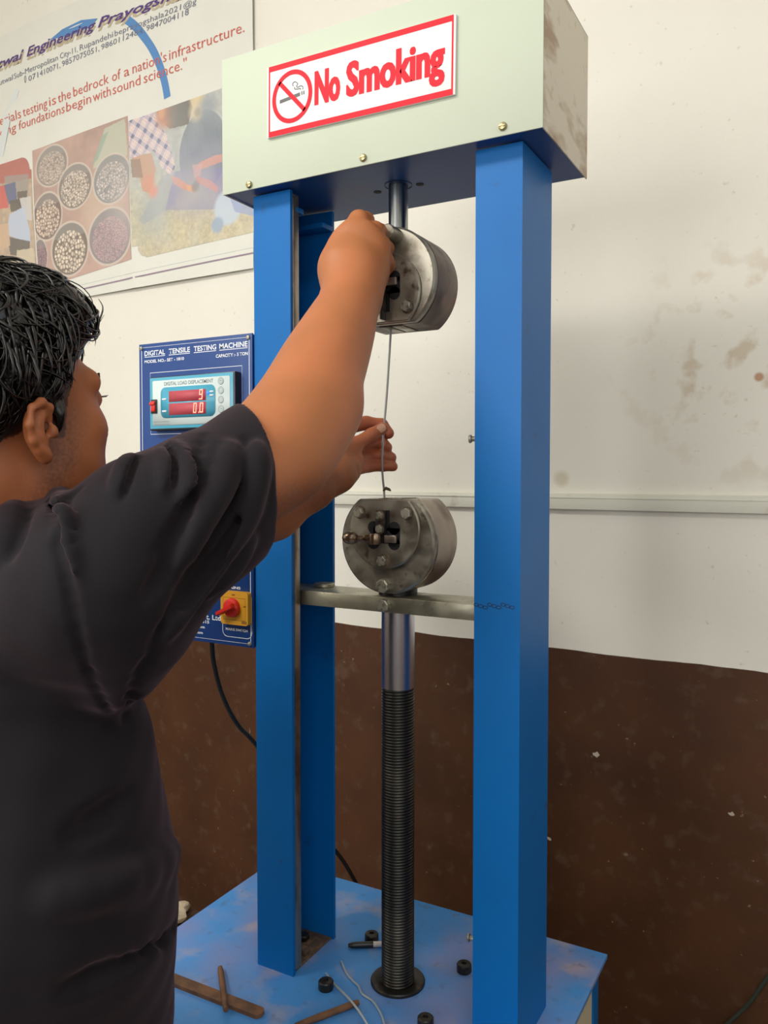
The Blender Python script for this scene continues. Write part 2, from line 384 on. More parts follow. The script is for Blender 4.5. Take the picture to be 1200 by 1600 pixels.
for y in (-.55, .08, .71): b.box(2.22, 2.30, y, y+.04, 1.3, 2.5)
b.box(2.22, 2.30, -.55, .75, 1.3, 1.34); b.box(2.22, 2.30, -.55, .75, 2.46, 2.5); struct('window_2', b, M['frame'])
# cable trunking along the back wall: two lengths butted together
wf = lambda x, y, z: WX*x+WN*(WD-y)+V3(0, 0, z)
b = MB(); b.box(-2.8, -.62, 0, .016, 1.421, 1.455, .002, f=wf); b.box(-.618, 2.2, 0, .017, 1.4215, 1.4565, .002, f=wf)
b.box(-2.8, 2.2, 0, .0185, 1.4465, 1.4485, f=wf); struct('trim_1', b, M['trim'])
# chips in the paint of the dado, each a small flake of bare plaster
M['chip'] = mat('bare_plaster_chip', (0.52, 0.44, 0.36), .8)
for (px, py, r) in ((932, 1179, 6), (858, 1310, 3.5), (1143, 1272, 4)):
    b = MB(); s0, z0 = wall(px, py); r = r/FPX*1.75; pts = []
    for k in range(9):
        t = k/9*2*math.pi; rr = r*random.uniform(.6, 1.3); pts.append((s0+rr*1.1*math.cos(t), z0+rr*.8*math.sin(t)))
    b.prism(pts, -.0015, .0012, f=lambda x, y, z: wf(x, -y, z)); b.build('paint_chip', M['chip'], wall_back)

# ---------------------------------------------------------------- the printed banner on the wall
def paint_material(name, rough=.32):
    m = bpy.data.materials.new(name); m.use_nodes = True; N = NT(m); setin(N.b, 'Roughness', rough)
    a = N.n('ShaderNodeAttribute', attribute_name='Col'); N.l(a.outputs['Color'], N.b.inputs['Base Color']); return m
M['photo'] = paint_material('printed_photo')
M['banner'] = mat('white_vinyl', (0.77, 0.765, 0.71), 0.38, var=[((0.72, 0.73, 0.66), 5, .45, .65, .6)])
def sag(s, z):
    """gentle creases of the hung vinyl, metres off the wall"""
    c = 0.010 + .0035*math.sin(s*5.1+z*2.2) + .003*math.sin(z*9+s*3.0)
    c += .004*math.exp(-((z-2.78-.10*(s+2.0))/.028)**2) + .003*math.exp(-((z-2.92-.05*(s+2.0))/.02)**2)
    c += .003*math.exp(-((s+1.93)/.02)**2)*(1 if z < 2.6 else .3)
    return max(.004, c)
BS0, BS1, BZ0 = -2.72, -1.466, 2.062
BZ1 = 2.985
wb = lambda s, z, off=0.0: wmap(s, z, sag(s, z)+off)
banner = thing('banner', 'large white vinyl banner with printed text and three photographs on the wall', 'banner', wmap(-2.1, BZ0, .01))
b = MB(); nx, nz = 70, 60; vs = []; fs = []
for j in range(nz+1):
    for i in range(nx+1):
        vs.append(wb(BS0+(BS1-BS0)*i/nx, BZ0+(BZ1-BZ0)*j/nz))
for j in range(nz):
    for i in range(nx): a = j*(nx+1)+i; fs.append((a, a+1, a+nx+2, a+nx+1))
k = len(vs); vs += [v+WN*.001 for v in vs]; fs += [tuple(q+k for q in f[::-1]) for f in fs]
b._add(vs, fs); b.build('vinyl_sheet', M['banner'], banner, angle=180)

def poly_in(pts, X, Z):
    """even-odd test"""
    r = np.zeros(X.shape, bool); n = len(pts)
    for i in range(n):
        x0, z0 = pts[i]; x1, z1 = pts[(i+1) % n]
        if z0 == z1: continue
        c = ((z0 > Z) != (z1 > Z)) & (X < (x1-x0)*(Z-z0)/(z1-z0)+x0); r ^= c
    return r
def vnoise(X, Y, sc, seed=0):
    r = np.random.RandomState(seed); g = r.rand(64, 64); x = X*sc; y = Y*sc
    xi = np.floor(x).astype(int); yi = np.floor(y).astype(int); fx = x-xi; fy = y-yi; fx = fx*fx*(3-2*fx); fy = fy*fy*(3-2*fy)
    G = lambda a, b_: g[a % 64, b_ % 64]
    return (G(xi, yi)*(1-fx)+G(xi+1, yi)*fx)*(1-fy)+(G(xi, yi+1)*(1-fx)+G(xi+1, yi+1)*fx)*fy
def cells(X, Y, size, seed=0):
    """pebble pattern: distance to the nearest / 2nd jittered point and a random number for it"""
    x = X/size; y = Y/size; xi = np.floor(x).astype(int); yi = np.floor(y).astype(int)
    d1 = np.full(X.shape, 9.); d2 = np.full(X.shape, 9.); idn = np.zeros(X.shape)
    r = np.random.RandomState(seed); J = r.rand(64, 64, 3)
    for a in (-1, 0, 1):
        for c in (-1, 0, 1):
            j = J[(xi+a) % 64, (yi+c) % 64]; d = np.hypot(xi+a+j[..., 0]-x, yi+c+j[..., 1]-y)
            n1 = d < d1; d2 = np.where(n1, d1, np.minimum(d2, d)); idn = np.where(n1, j[..., 2], idn); d1 = np.where(n1, d, d1)
    return d1, d2, idn
K = FPX/1.9   # picture-like units: features below are measured along the wall, about 1.5 mm each
def photo_mesh(name, corners, paint, n, parent, label=None, holes=None):
    """a printed photograph: fine grid on the vinyl with a colour per vertex; corners TL, TR, BR, BL in (s, z)"""
    nx, nz = n; u = np.linspace(0, 1, nx); v = np.linspace(0, 1, nz); U, Vv = np.meshgrid(u, v)
    TL, TR, BR, BL = [np.array(c) for c in corners]
    S = (TL[0]*(1-U)+TR[0]*U)*(1-Vv)+(BL[0]*(1-U)+BR[0]*U)*Vv; Z = (TL[1]*(1-U)+TR[1]*U)*(1-Vv)+(BL[1]*(1-U)+BR[1]*U)*Vv
    col, keep = paint(S, Z, U, Vv); col = col*.82+L3((226, 222, 212))*.18
    off = np.array([[sag(S[j, i], Z[j, i]) for i in range(nx)] for j in range(nz)])+.0008
    co = WX[None, None]*S[..., None]+WN[None, None]*(WD-off)[..., None]; co[..., 2] = Z
    a = (np.arange(nz-1)[:, None]*nx+np.arange(nx-1)[None]); f = np.stack([a, a+nx, a+nx+1, a+1], -1)
    kf = keep[:-1, :-1] & keep[1:, 1:]; f = f[kf]
    me = bpy.data.meshes.new(name); me.from_pydata(co.reshape(-1, 3).tolist(), [], f.tolist())
    ca = me.color_attributes.new('Col', 'FLOAT_COLOR', 'POINT'); c4 = np.ones((nx*nz, 4), np.float32); c4[:, :3] = col.reshape(-1, 3); ca.data.foreach_set('color', c4.ravel())
    o = link_mesh(name, me, M['photo'], parent)
    if label: o['label'] = label
    return o
def L3(c): return np.array(lin(c))
def put(col, mask, c, a=1.0):
    a = (mask*a)[..., None] if not isinstance(mask, tuple) else mask; col[:] = col*(1-a)+np.asarray(c)*a
def W(px, py): return wall(px, py)
def Wp(pts): return [W(*p) for p in pts]
def blob(S, Z, c, r, soft=.35):
    """soft round spot: centre and radius given as two wall points"""
    d = np.hypot(S-c[0], Z-c[1])/r; return np.clip((1+soft-d)/(2*soft), 0, 1)
def c1(x, y): return W(x*.35, y*.35)         # measured in an enlarged view of the banner
def edge_soft(pts, S, Z): return poly_in(pts, S, Z).astype(float)

def paint_buckets(S, Z, U, V):
    n = vnoise(S, Z, 60, 1); n2 = vnoise(S, Z, 14, 2)
    col = L3((178, 142, 132))*np.ones(S.shape+(3,)); col = col*(.82+.35*n2[..., None]+.15*n[..., None])
    put(col, edge_soft([c1(*p) for p in ((480, 580), (570, 535), (585, 700), (430, 760))], S, Z), L3((186, 190, 172)), .9)
    put(col, edge_soft([c1(*p) for p in ((470, 610), (500, 590), (450, 720), (425, 745))], S, Z), L3((140, 165, 150)), .8)
    put(col, blob(S, Z, c1(470, 930), .09), L3((205, 180, 160)), .6)
    for (x, y, rx, ry, st, base, sz) in ((243, 745, 72, 92, (205, 185, 172), (135, 122, 118), .0085), (350, 837, 77, 102, (222, 205, 190), (120, 106, 102), .0095), (515, 805, 84, 112, (205, 192, 188), (130, 130, 136), .0095),
                       (225, 970, 67, 107, (220, 196, 180), (105, 78, 74), .0125), (325, 1115, 85, 119, (228, 210, 192), (98, 80, 72), .0135), (190, 1150, 32, 80, (150, 110, 125), (90, 60, 78), .008), (508, 1060, 98, 127, (190, 150, 158), (128, 118, 128), .007)):
        c = c1(x, y); a = abs(c1(x+rx, y)[0]-c1(x-rx, y)[0])/2; bb = abs(c1(x, y+ry)[1]-c1(x, y-ry)[1])/2
        sl = (c1(x+rx, y)[1]-c1(x-rx, y)[1])/(2*a)*0
        d = np.hypot((S-c[0])/a, (Z-c[1]-sl*(S-c[0]))/bb)
        put(col, np.clip((1.05-d)*40, 0, 1), L3((205, 190, 180)), .9); put(col, np.clip((.965-d)*40, 0, 1), L3(base)*(.7+.6*np.clip((Z-c[1])/bb+.4, 0, 1.2)[..., None]) if False else L3(base), 1)
        put(col, ((d < .96) & (Z-c[1] > bb*.45)).astype(float), L3((150, 148, 148)), .45)
        d1, d2, idn = cells(S, Z, sz, int(x)); inn = np.hypot((S-c[0])/(a*.84), (Z-c[1]+bb*.10)/(bb*.80)) < .98
        st_ = np.clip((d2-d1)*5-.35, 0, 1)*np.clip((.62-d1)*6, 0, 1)*inn
        put(col, st_, L3(st)*(.80+.45*idn[..., None]-.55*d1[..., None]**2), .95)
    put(col, np.clip((blob(S, Z, c1(640, 900), .12)), 0, 1), L3((205, 190, 190)), .35)
    return np.clip(col, 0, 1), np.ones(S.shape, bool)
def paint_barrel(S, Z, U, V):
    n = vnoise(S, Z, 90, 3); n2 = vnoise(S, Z, 18, 4); n3 = vnoise(S, Z, 240, 6)
    grass = L3((193, 181, 146))*(.72+.35*n[..., None]+.30*n3[..., None]); grey = L3((178, 182, 178))*(.85+.3*n[..., None])
    zc = c1(700, 780)[1]; t = np.clip((Z-c1(800, 960)[1])/.16, 0, 1)[..., None]
    col = grass*(1-t)+grey*t
    put(col, blob(S, Z, c1(700, 960), .06, .8), L3((150, 165, 172)), .7)
    put(col, edge_soft([c1(*p) for p in ((640, 990), (740, 790), (830, 760), (800, 920), (660, 1010))], S, Z), L3((150, 160, 170)), .6)
    # drum with ribs
    c = c1(915, 680); d = np.hypot((S-c[0])/.094, (Z-c[1])/.120); rib = .5+.5*np.sin((S-c[0])*900)
    put(col, np.clip((1.04-d)*30, 0, 1), L3((190, 196, 192)), .8)
    put(col, np.clip((.98-d)*30, 0, 1), L3((95, 112, 130)), 1); put(col, ((d < .97) & (rib > .8)).astype(float), L3((138, 148, 156)), .5)
    put(col, blob(S, Z, c1(905, 800), .09, .7), L3((128, 128, 168)), .6)
    put(col, edge_soft([c1(*p) for p in ((795, 770), (1140, 740), (1140, 900), (970, 940), (755, 945))], S, Z)*(.55+.4*n2), L3((122, 118, 172)), .95)
    put(col, blob(S, Z, c1(880, 850), .055, .8), L3((178, 175, 170)), .75)
    for pts, cc, a in ((((900, 730), (960, 700), (1000, 690), (1000, 725), (950, 745), (880, 770)), (214, 140, 128), .85), (((870, 740), (915, 735), (905, 790), (880, 800)), (206, 160, 165), .7),
                       (((890, 790), (950, 810), (985, 840), (980, 865), (930, 840), (885, 815)), (205, 135, 138), .8), (((775, 790), (810, 800), (850, 830), (890, 835), (885, 865), (830, 850), (790, 825)), (214, 140, 120), .85), (((845, 832), (875, 835), (870, 858), (850, 855)), (224, 160, 115), .8)):
        put(col, edge_soft([c1(*p) for p in pts], S, Z), L3(cc), a)
    put(col, blob(S, Z, c1(885, 838), .015, .3), L3((110, 115, 125)), .7)
    fog = vnoise(S, Z, 22, 12)[..., None]; col[:] = col*(1-.28*fog)+L3((190, 195, 200))*.28*fog
    # legs / boot of the crouching worker
    put(col, edge_soft([c1(*p) for p in ((600, 700), (690, 690), (710, 760), (690, 870), (655, 860), (640, 800))], S, Z), L3((196, 138, 100)), .9)
    put(col, edge_soft([c1(*p) for p in ((600, 720), (640, 715), (655, 800), (610, 800))], S, Z), L3((140, 100, 76)), .9)
    put(col, blob(S, Z, c1(680, 820), .022, .5), L3((216, 128, 100)), .85); put(col, blob(S, Z, c1(700, 860), .018, .5), L3((222, 132, 108)), .9)
    # plaid shirt
    sh = edge_soft([c1(*p) for p in ((590, 545), (640, 500), (690, 475), (720, 560), (755, 610), (795, 745), (780, 790), (735, 755), (700, 680), (600, 715), (583, 620))], S, Z)
    A = (S*.8-Z*.6)*85; B = (S*.6+Z*.8)*85
    pl = L3((226, 214, 212))*np.ones(col.shape); sa = np.sin(A*2.1); sb = np.sin(B*2.1)
    put(pl, (sa > .35).astype(float), L3((170, 160, 190)), .75); put(pl, (sb > .45).astype(float), L3((150, 150, 190)), .6); put(pl, ((sa > .35) & (sb > .45)).astype(float), L3((70, 80, 130)), .9); put(pl, (np.abs(sa+.55) < .12).astype(float), L3((222, 140, 130)), .8); put(pl, (np.abs(sb+.5) < .12).astype(float), L3((220, 150, 145)), .7)
    col[:] = col*(1-sh[..., None])+pl*sh[..., None]
    # head
    put(col, edge_soft([c1(*p) for p in ((700, 470), (850, 430), (868, 480), (850, 560), (770, 580), (722, 540))], S, Z), L3((98, 88, 80)), 1)
    put(col, blob(S, Z, c1(752, 515), .040, .35), L3((196, 124, 88)), .95); put(col, blob(S, Z, c1(732, 510), .016, .4), L3((216, 150, 112)), .9); put(col, blob(S, Z, c1(800, 500), .042, .4), L3((95, 100, 102)), .8)
    put(col, blob(S, Z, c1(890, 440), .026, .4), L3((222, 198, 150)), .9); put(col, blob(S, Z, c1(885, 500), .026, .4), L3((215, 200, 168)), .8); put(col, blob(S, Z, c1(890, 505), .012, .4), L3((160, 150, 130)), .8); put(col, blob(S, Z, c1(935, 480), .032, .5), L3((140, 150, 165)), .8)
    put(col, blob(S, Z, c1(1030, 930), .050, .12), L3((190, 204, 222)), .95); put(col, blob(S, Z, c1(985, 1010), .022, .2), L3((140, 165, 195)), .9)
    put(col, edge_soft([c1(*p) for p in ((1030, 870), (1142, 930), (1142, 970), (1060, 950))], S, Z), L3((140, 158, 205)), .8)
    put(col, blob(S, Z, c1(720, 700), .10, .9), L3((200, 205, 215)), .25)
    r = .035; # rounded lower left corner
    BL = W(222, 405); keep = ~((S < BL[0]+r) & (Z < BL[1]+r) & (np.hypot(S-BL[0]-r, Z-BL[1]-r) > r))
    return np.clip(col, 0, 1), keep
def paint_group(S, Z, U, V):
    n = vnoise(S, Z, 70, 9); col = L3((185, 160, 135))*(.8+.4*n[..., None])*np.ones(S.shape+(3,))
    put(col, edge_soft([c1(*p) for p in ((-200, 640), (160, 640), (160, 800), (-200, 860))], S, Z), L3((178, 78, 70)), .95)
    put(col, edge_soft([c1(*p) for p in ((30, 790), (140, 780), (140, 880), (40, 900))], S, Z), L3((150, 140, 135)), .8)
    for (pts, cc) in ((((-20, 840), (40, 830), (50, 930), (-20, 945)), (206, 60, 60)), (((30, 830), (80, 815), (90, 910), (50, 915)), (60, 78, 130)),
                      (((88, 860), (135, 855), (130, 930), (95, 920)), (70, 55, 48)), (((55, 900), (110, 890), (115, 940), (60, 950)), (62, 48, 42)), (((100, 890), (150, 880), (155, 990), (120, 980)), (205, 200, 200)),
                      (((55, 960), (120, 925), (145, 1030), (148, 1090), (90, 1070), (40, 1050)), (186, 200, 226)), (((45, 1060), (145, 1080), (140, 1150), (55, 1140)), (66, 58, 58)), (((-20, 1010), (50, 1000), (55, 1100), (-20, 1130)), (205, 170, 140)),
                      (((85, 1120), (160, 1110), (165, 1180), (80, 1180)), (206, 190, 165))):
        put(col, edge_soft([c1(*p) for p in pts], S, Z), L3(cc), .92)
    r = .05; TR = W(50, 243); keep = ~((S > TR[0]-r) & (Z > TR[1]-r) & (np.hypot(S-TR[0]+r, Z-TR[1]+r) > r))
    return np.clip(col, 0, 1), keep
photo_mesh('printed_photo', (W(54, 237), W(204, 183), W(213, 407), W(64, 452)), paint_buckets, (190, 260), banner, 'printed photograph of buckets filled with gravel')
photo_mesh('printed_photo', (W(205, 192), W(408, 118), W(410, 362), W(215, 409)), paint_barrel, (230, 230), banner, 'printed photograph of a man in a plaid shirt by a drum')
tl = W(52, 243); bl = W(62, 450)
photo_mesh('printed_photo', ((-2.70, tl[1]), tl, bl, (-2.70, bl[1])), paint_group, (120, 200), banner, 'printed photograph of people standing together')
# ring of the emblem behind the text (blue arc) and its pale middle
M['ringblue'] = mat('print_blue', (0.10, 0.26, 0.55), .4); M['ringpale'] = mat('print_pale_blue', (0.70, 0.735, 0.74), .4)
M['pred'] = mat('print_red', (0.62, 0.13, 0.10), .4); M['pink'] = mat('print_pale_red', (0.74, 0.42, 0.36), .4)
M['pgrey'] = mat('print_slate', (0.18, 0.19, 0.26), .4); M['ppurple'] = mat('print_purple', (0.10, 0.05, 0.22), .4); M['pgold'] = mat('print_gold_edge', (0.52, 0.44, 0.30), .4); M['pline'] = mat('print_line_purple', (0.30, 0.22, 0.30), .4)
def circle3(a, b_, c):
    A = np.array([[2*(b_[0]-a[0]), 2*(b_[1]-a[1])], [2*(c[0]-a[0]), 2*(c[1]-a[1])]]); r = np.array([b_[0]**2-a[0]**2+b_[1]**2-a[1]**2, c[0]**2-a[0]**2+c[1]**2-a[1]**2])
    o = np.linalg.solve(A, r); return o, math.hypot(*(o-np.array(a)))
co_, ro_ = circle3(W(213, 32), W(250, 80), W(270, 152))
def arc(mb, a0, a1, ra, rb, off, n=40):
    vs = []; fs = []
    for i in range(n+1):
        t = math.radians(a0+(a1-a0)*i/n)
        for r in (ra, rb): vs.append(wb(co_[0]+r*math.cos(t), co_[1]+r*math.sin(t), off))
    for i in range(n): fs.append((2*i, 2*i+1, 2*i+3, 2*i+2))
    mb._add(vs, fs)
angs = [math.degrees(math.atan2(W(*p)[1]-co_[1], W(*p)[0]-co_[0])) for p in ((270, 152), (201, 36), (205, 33), (125, 52))]
b = MB(); arc(b, min(angs[0], angs[1]), max(angs[0], angs[1]), ro_-.026, ro_, .0006); b.build('printed_ring', M['ringblue'], banner, angle=180)
b = MB(); pts = [wb(*W(px, py), .0009) for px, py in ((85, 66), (105, 50), (135, 36), (160, 33), (150, 45), (120, 58))]; b.poly(pts); b.build('printed_emblem_top', M['ringblue'], banner, angle=180)
b = MB(); pts = [(0, 245), (10, 180), (28, 140), (33, 142), (20, 185), (8, 245)]; b.poly([wb(*W(*p), .0005) for p in pts]); b.build('printed_ring', M['ringpale'], banner, angle=180)
def bline(s, pa, pb, cap, m, bold=0, shear=0, off=.0010, name='printed_text', dz=0.0):
    A = W(*pa); B = W(*pb); b = MB(); text_on(b, s, wb, A[0], B[0], A[1]+dz, cap, bold, shear, z1=B[1]+dz, off=off, res=2); b.build(name, m, banner, angle=180)
def words(row, ya, xb, yb, cap, m, bold=-.004, shear=0, off=.0012, dz=0.0):
    """one printed line: words with their ends, measured along the line from (0, ya) to (xb, yb) in the enlarged view"""
    b = MB()
    for s, x0, x1 in row:
        A = c1(x0, ya+(yb-ya)*x0/xb); B = c1(x1, ya+(yb-ya)*x1/xb)
        text_on(b, s, wb, A[0], B[0], A[1]+dz, cap, bold, shear, z1=B[1]+dz, off=off, res=2)
    b.build('printed_text', m, banner, angle=180, kind='stuff')
TI = (('twal', 4, 124), ('Engineering', 134, 448), ('Prayogshala', 456, 880))
words(TI, 322, 830, 0, .029, M['pgold'], .03, .35, .0010, -.003); words(TI, 318, 830, -4, .028, M['ppurple'], .016, .35, .0016, .004)
words((('Butwal', -12, 66), ('Sub-Metropolitan', 72, 274), ('City-11,', 284, 364), ('Rupandehi', 374, 522), ('beprayogshala2021@g', 530, 892)), 386, 890, 28, .0185, M['pgrey'])
words((('071', 138, 182), ('410071,', 190, 284), ('9857075051,', 292, 462), ('9860112484,', 470, 662), ('9847004118', 672, 860)), 424, 860, 76, .0185, M['pgrey'])
words((('terials', -8, 103), ('testing', 112, 222), ('is', 231, 262), ('the', 271, 329), ('bedrock', 341, 500), ('of', 515, 553), ('a', 568, 592), ("nation's", 607, 756), ('infrastructure.', 768, 1102)), 568, 1100, 150, .0315, M['pred'])
words((('rong', -10, 80), ('foundations', 92, 300), ('begin', 308, 420), ('with', 428, 508), ('sound', 517, 640), ('science."', 655, 845)), 617, 840, 312, .0315, M['pred'])
b = MB(); c0 = W(43, 131)
outline(b, [(c0[0]+.004*math.cos(t), c0[1]+.012+.011*math.sin(t)) for t in np.linspace(0, 6.28, 12)[:-1]], .0022, wb, .001); b.build('printed_symbol', M['pgrey'], banner, angle=180)
for (pa, pb, wd, m) in (((135, 452), (404, 396), .0042, M['pline']), ((120, 448), (404, 387), .0016, M['ringpale'])):
    A = W(*pa); B = W(*pb); b = MB(); outline(b, [(A[0]+(B[0]-A[0])*t, A[1]+(B[1]-A[1])*t) for t in np.linspace(0, 1, 20)], wd, wb, .001, closed=False); b.build('printed_line', m, banner, angle=180)

# ---------------------------------------------------------------- the tensile testing machine
MX = (-0.805, -0.3637)   # outer faces of the columns
RX, RY = -0.585, 1.10    # axis of the screw and the grips
ZB, ZH = 0.705, 1.934    # base plate top, header underside
mach = thing('tensile_testing_machine', 'blue floor-standing tensile testing machine with two tall columns and round steel grips', 'machine', (RX, 1.08, 0))
obj = lambda name, mb, m, parent=mach, **k: mb.build(name, m, parent, **k)
# base
BX0, BX1, BY0, BY1 = -.996, -.3155, .80, 1.333
obj('base_plate', MB().box(BX0, BX1, BY0, BY1, ZB-.008, ZB, .0015), M['base'])
b = MB()
for x in (BX0+.012, BX1-.037):
    for y in (BY0+.012, BY1-.037): b.box(x, x+.025, y, y+.025, 0, ZB-.008)
for z in (.06, ZB-.036):
    for y in (BY0+.012, BY1-.037): b.box(BX0+.037, BX1-.037, y, y+.025, z, z+.028)
    for x in (BX0+.012, BX1-.037): b.box(x, x+.025, BY0+.037, BY1-.037, z, z+.028)
obj('base_frame', b, M['blue'])
M['cream'] = mat('cream_panel', (0.62, 0.55, 0.38), .5)
for (x0, x1, y0, y1) in ((BX0+.016, BX0+.020, BY0+.037, BY1-.037), (BX1-.020, BX1-.016, BY0+.037, BY1-.037), (BX0+.037, BX1-.037, BY0+.016, BY0+.020), (BX0+.037, BX1-.037, BY1-.020, BY1-.016)):
    obj('side_panel', MB().box(x0, x1, y0, y1, .088, ZB-.036), M['cream'])
# columns: steel channels, the open side facing inwards
T = .0065
def channel(x_out, x_in, y0, y1, z0, z1):
    s = 1 if x_in > x_out else -1
    pl = [(x_out, y0), (x_in, y0), (x_in, y0+T), (x_out+s*T, y0+T*1.6), (x_out+s*T, y1-T*1.6), (x_in, y1-T), (x_in, y1), (x_out, y1)]
    b = MB(); t = [(x, z) for x, z in pl]
    b.prism(t, 0, 1, bev=0, f=lambda x, y, z: V3(x, z, z0+(z1-z0)*y))
    return b
b = channel(MX[0], MX[0]+.070, 1.03, 1.155, ZB, ZH); colL = obj('column', b, M['blue'], angle=25)
b = channel(MX[1], MX[1]-.066, 1.03, 1.155, ZB, ZH); colR = obj('column', b, M['blue'], angle=25)
# raw steel guide strip along the mouth of the left channel, clips at the top
obj('guide_strip', MB().box(MX[0]+.0655, MX[0]+.0712, 1.0366, 1.0520, ZB+.008, ZH-.004, .0015), M['rim'])
for cx in (MX[0]+.066,):
    obj('corner_bracket', MB().box(MX[0]+.012, cx+.006, 1.0445, 1.064, ZH-.030, ZH-.022, .001), M['blue'])
    obj('corner_bracket', MB().box(MX[0]+.012, cx+.006, 1.118, 1.1485, ZH-.034, ZH-.026, .001), M['blue'])
# rusty grime and weld pads at the foot of the left channel
b = MB(); b.box(MX[0]+.008, MX[0]+.066, 1.0455, 1.147, ZB, ZB+.004, .001); obj('foot_plate', b, M['rust'])
obj('foot_plate', MB().box(MX[0]+.028, MX[0]+.060, 1.078, 1.094, ZB+.004, ZB+.013, .002), M['rust'])
b = MB(); b.cyl((MX[0]+.028, 1.118, ZB+.004), (MX[0]+.028, 1.118, ZB+.013), .011, 6, .001); obj('foot_bolt', b, M['black'])
# header: pale sheet-metal front, dirty cream ends, blue underside
HX0, HX1, HY0, HY1, HZ = -.842, -.327, 1.0, 1.2073, 2.140
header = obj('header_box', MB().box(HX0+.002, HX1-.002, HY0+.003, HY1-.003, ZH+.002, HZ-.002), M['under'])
obj('header_front', MB().box(HX0, HX1, HY0, HY0+.0025, ZH-.0005, HZ, .0006), M['header'], header)
obj('header_end', MB().box(HX1-.0019, HX1, HY0+.0026, HY1, ZH, HZ, .0005), M['hside'], header)
obj('header_end', MB().box(HX0, HX0+.0019, HY0+.0026, HY1, ZH, HZ, .0005), M['hside'], header)
obj('header_top', MB().box(HX0, HX1, HY0+.0026, HY1, HZ-.0019, HZ, .0005), M['header'], header)
def screw(p, r, parent, m='bolt', name='screw'):
    b = MB(); b.lathe((p[0], p[1], p[2]), (0, -1, 0), [(0, 0), (r, 0), (r, r*.35), (r*.8, r*.7), (r*.35, r*.85), (0, r*.85)], 20)
    b.box(p[0]-r*.75, p[0]+r*.75, p[1]-r*.98, p[1]-r*.8, p[2]-r*.1, p[2]+r*.1)
    return b.build(name, M[m], parent)
M['brass'] = mat('brassy_screw', (0.36, 0.31, 0.17), .35, .9)
for px, py in ((390, 289), (568, 247), (786, 198)): q = at(px, py, HY0); screw((q[0], HY0, q[2]), .0055, header, 'brass')
for px, py in ((590, 300), (656, 288)):
    q = atz(px, py, ZH+.002); b = MB(); b.cyl((q[0], q[1], ZH+.0015), (q[0], q[1], ZH+.0025), .0062, 20); b.build('hole', M['hole'], header)
b = MB(); b.lathe((RX, RY, ZH+.0012), (0, 0, 1), [(.021, 0), (.021, .001), (.0, .001)], 32); b.build('hole', M['hole'], header)
# pull rod above the upper grip
GZU, GZL = 1.783, 1.399        # centres of the grips
b = MB(); b.cyl((RX, RY, GZU+.06), (RX, RY, ZH+.03), .0148, 40); obj('pull_rod', b, M['rod'])

def cut_disc(cx, cz, r, zlo, zhi, n=96):
    pts = []
    for k in range(n):
        t = 2*math.pi*(k+.5)/n; z = min(max(cz+r*math.sin(t), zlo), zhi)
        x = cx+r*math.cos(t)
        pts.append((x, z))
    out = [pts[0]]
    for p in pts[1:]:
        if abs(p[0]-out[-1][0])+abs(p[1]-out[-1][1]) > 1e-6: out.append(p)
    # drop inner points of the flats
    res = []
    m = len(out)
    for i in range(m):
        a, c, d = out[i-1], out[i], out[(i+1) % m]
        if abs(a[1]-c[1]) < 1e-9 and abs(c[1]-d[1]) < 1e-9: continue
        res.append(c)
    return res
def solid_disc(cx, cz, r, zlo, zhi, y0, y1, bev):
    """thick disc with flats: front and back edges bevelled"""
    b = MB(); A = cut_disc(cx, cz, r, zlo, zhi); n = len(A)
    ins = lambda k: [(cx+(x-cx)*k, cz+(z-cz)*k) for x, z in A]
    lay = [(ins(1-bev/r), y0), (A, y0+bev), (A, y1-bev), (ins(1-bev/r), y1)]
    vs = [V3(x, y, z) for L, y in lay for x, z in L]; fs = [tuple(range(n)), tuple(range(3*n, 4*n))[::-1]]
    for l in range(3):
        for i in range(n): fs.append((l*n+i, (l+1)*n+i, (l+1)*n+(i+1) % n, l*n+(i+1) % n))
    b._add(vs, fs); return b
def hexbolt(name, p, r, h, parent, m='bolt', washer=False, n=6, rot=.3):
    b = MB()
    b.lathe(p, (0, -1, 0), [(0, 0), (r, 0), (r, h-.0012), (r*.86, h), (0, h)], n, phase=rot)
    if n == 6 and r < .0085: MB().lathe((p[0], p[1], p[2]), (0, -1, 0), [(0, 0), (r*1.22, 0), (r*1.22, .0005), (0, .0005)], 20).build(name+'_seat', M['rust'], parent)
    if washer: b.lathe(p, (0, -1, 0), [(0, 0), (r*1.35, 0), (r*1.35, .0018), (0, .0018)], 24)
    return b.build(name, M[m], parent, angle=25)
GY0, GY1 = 1.055, 1.138
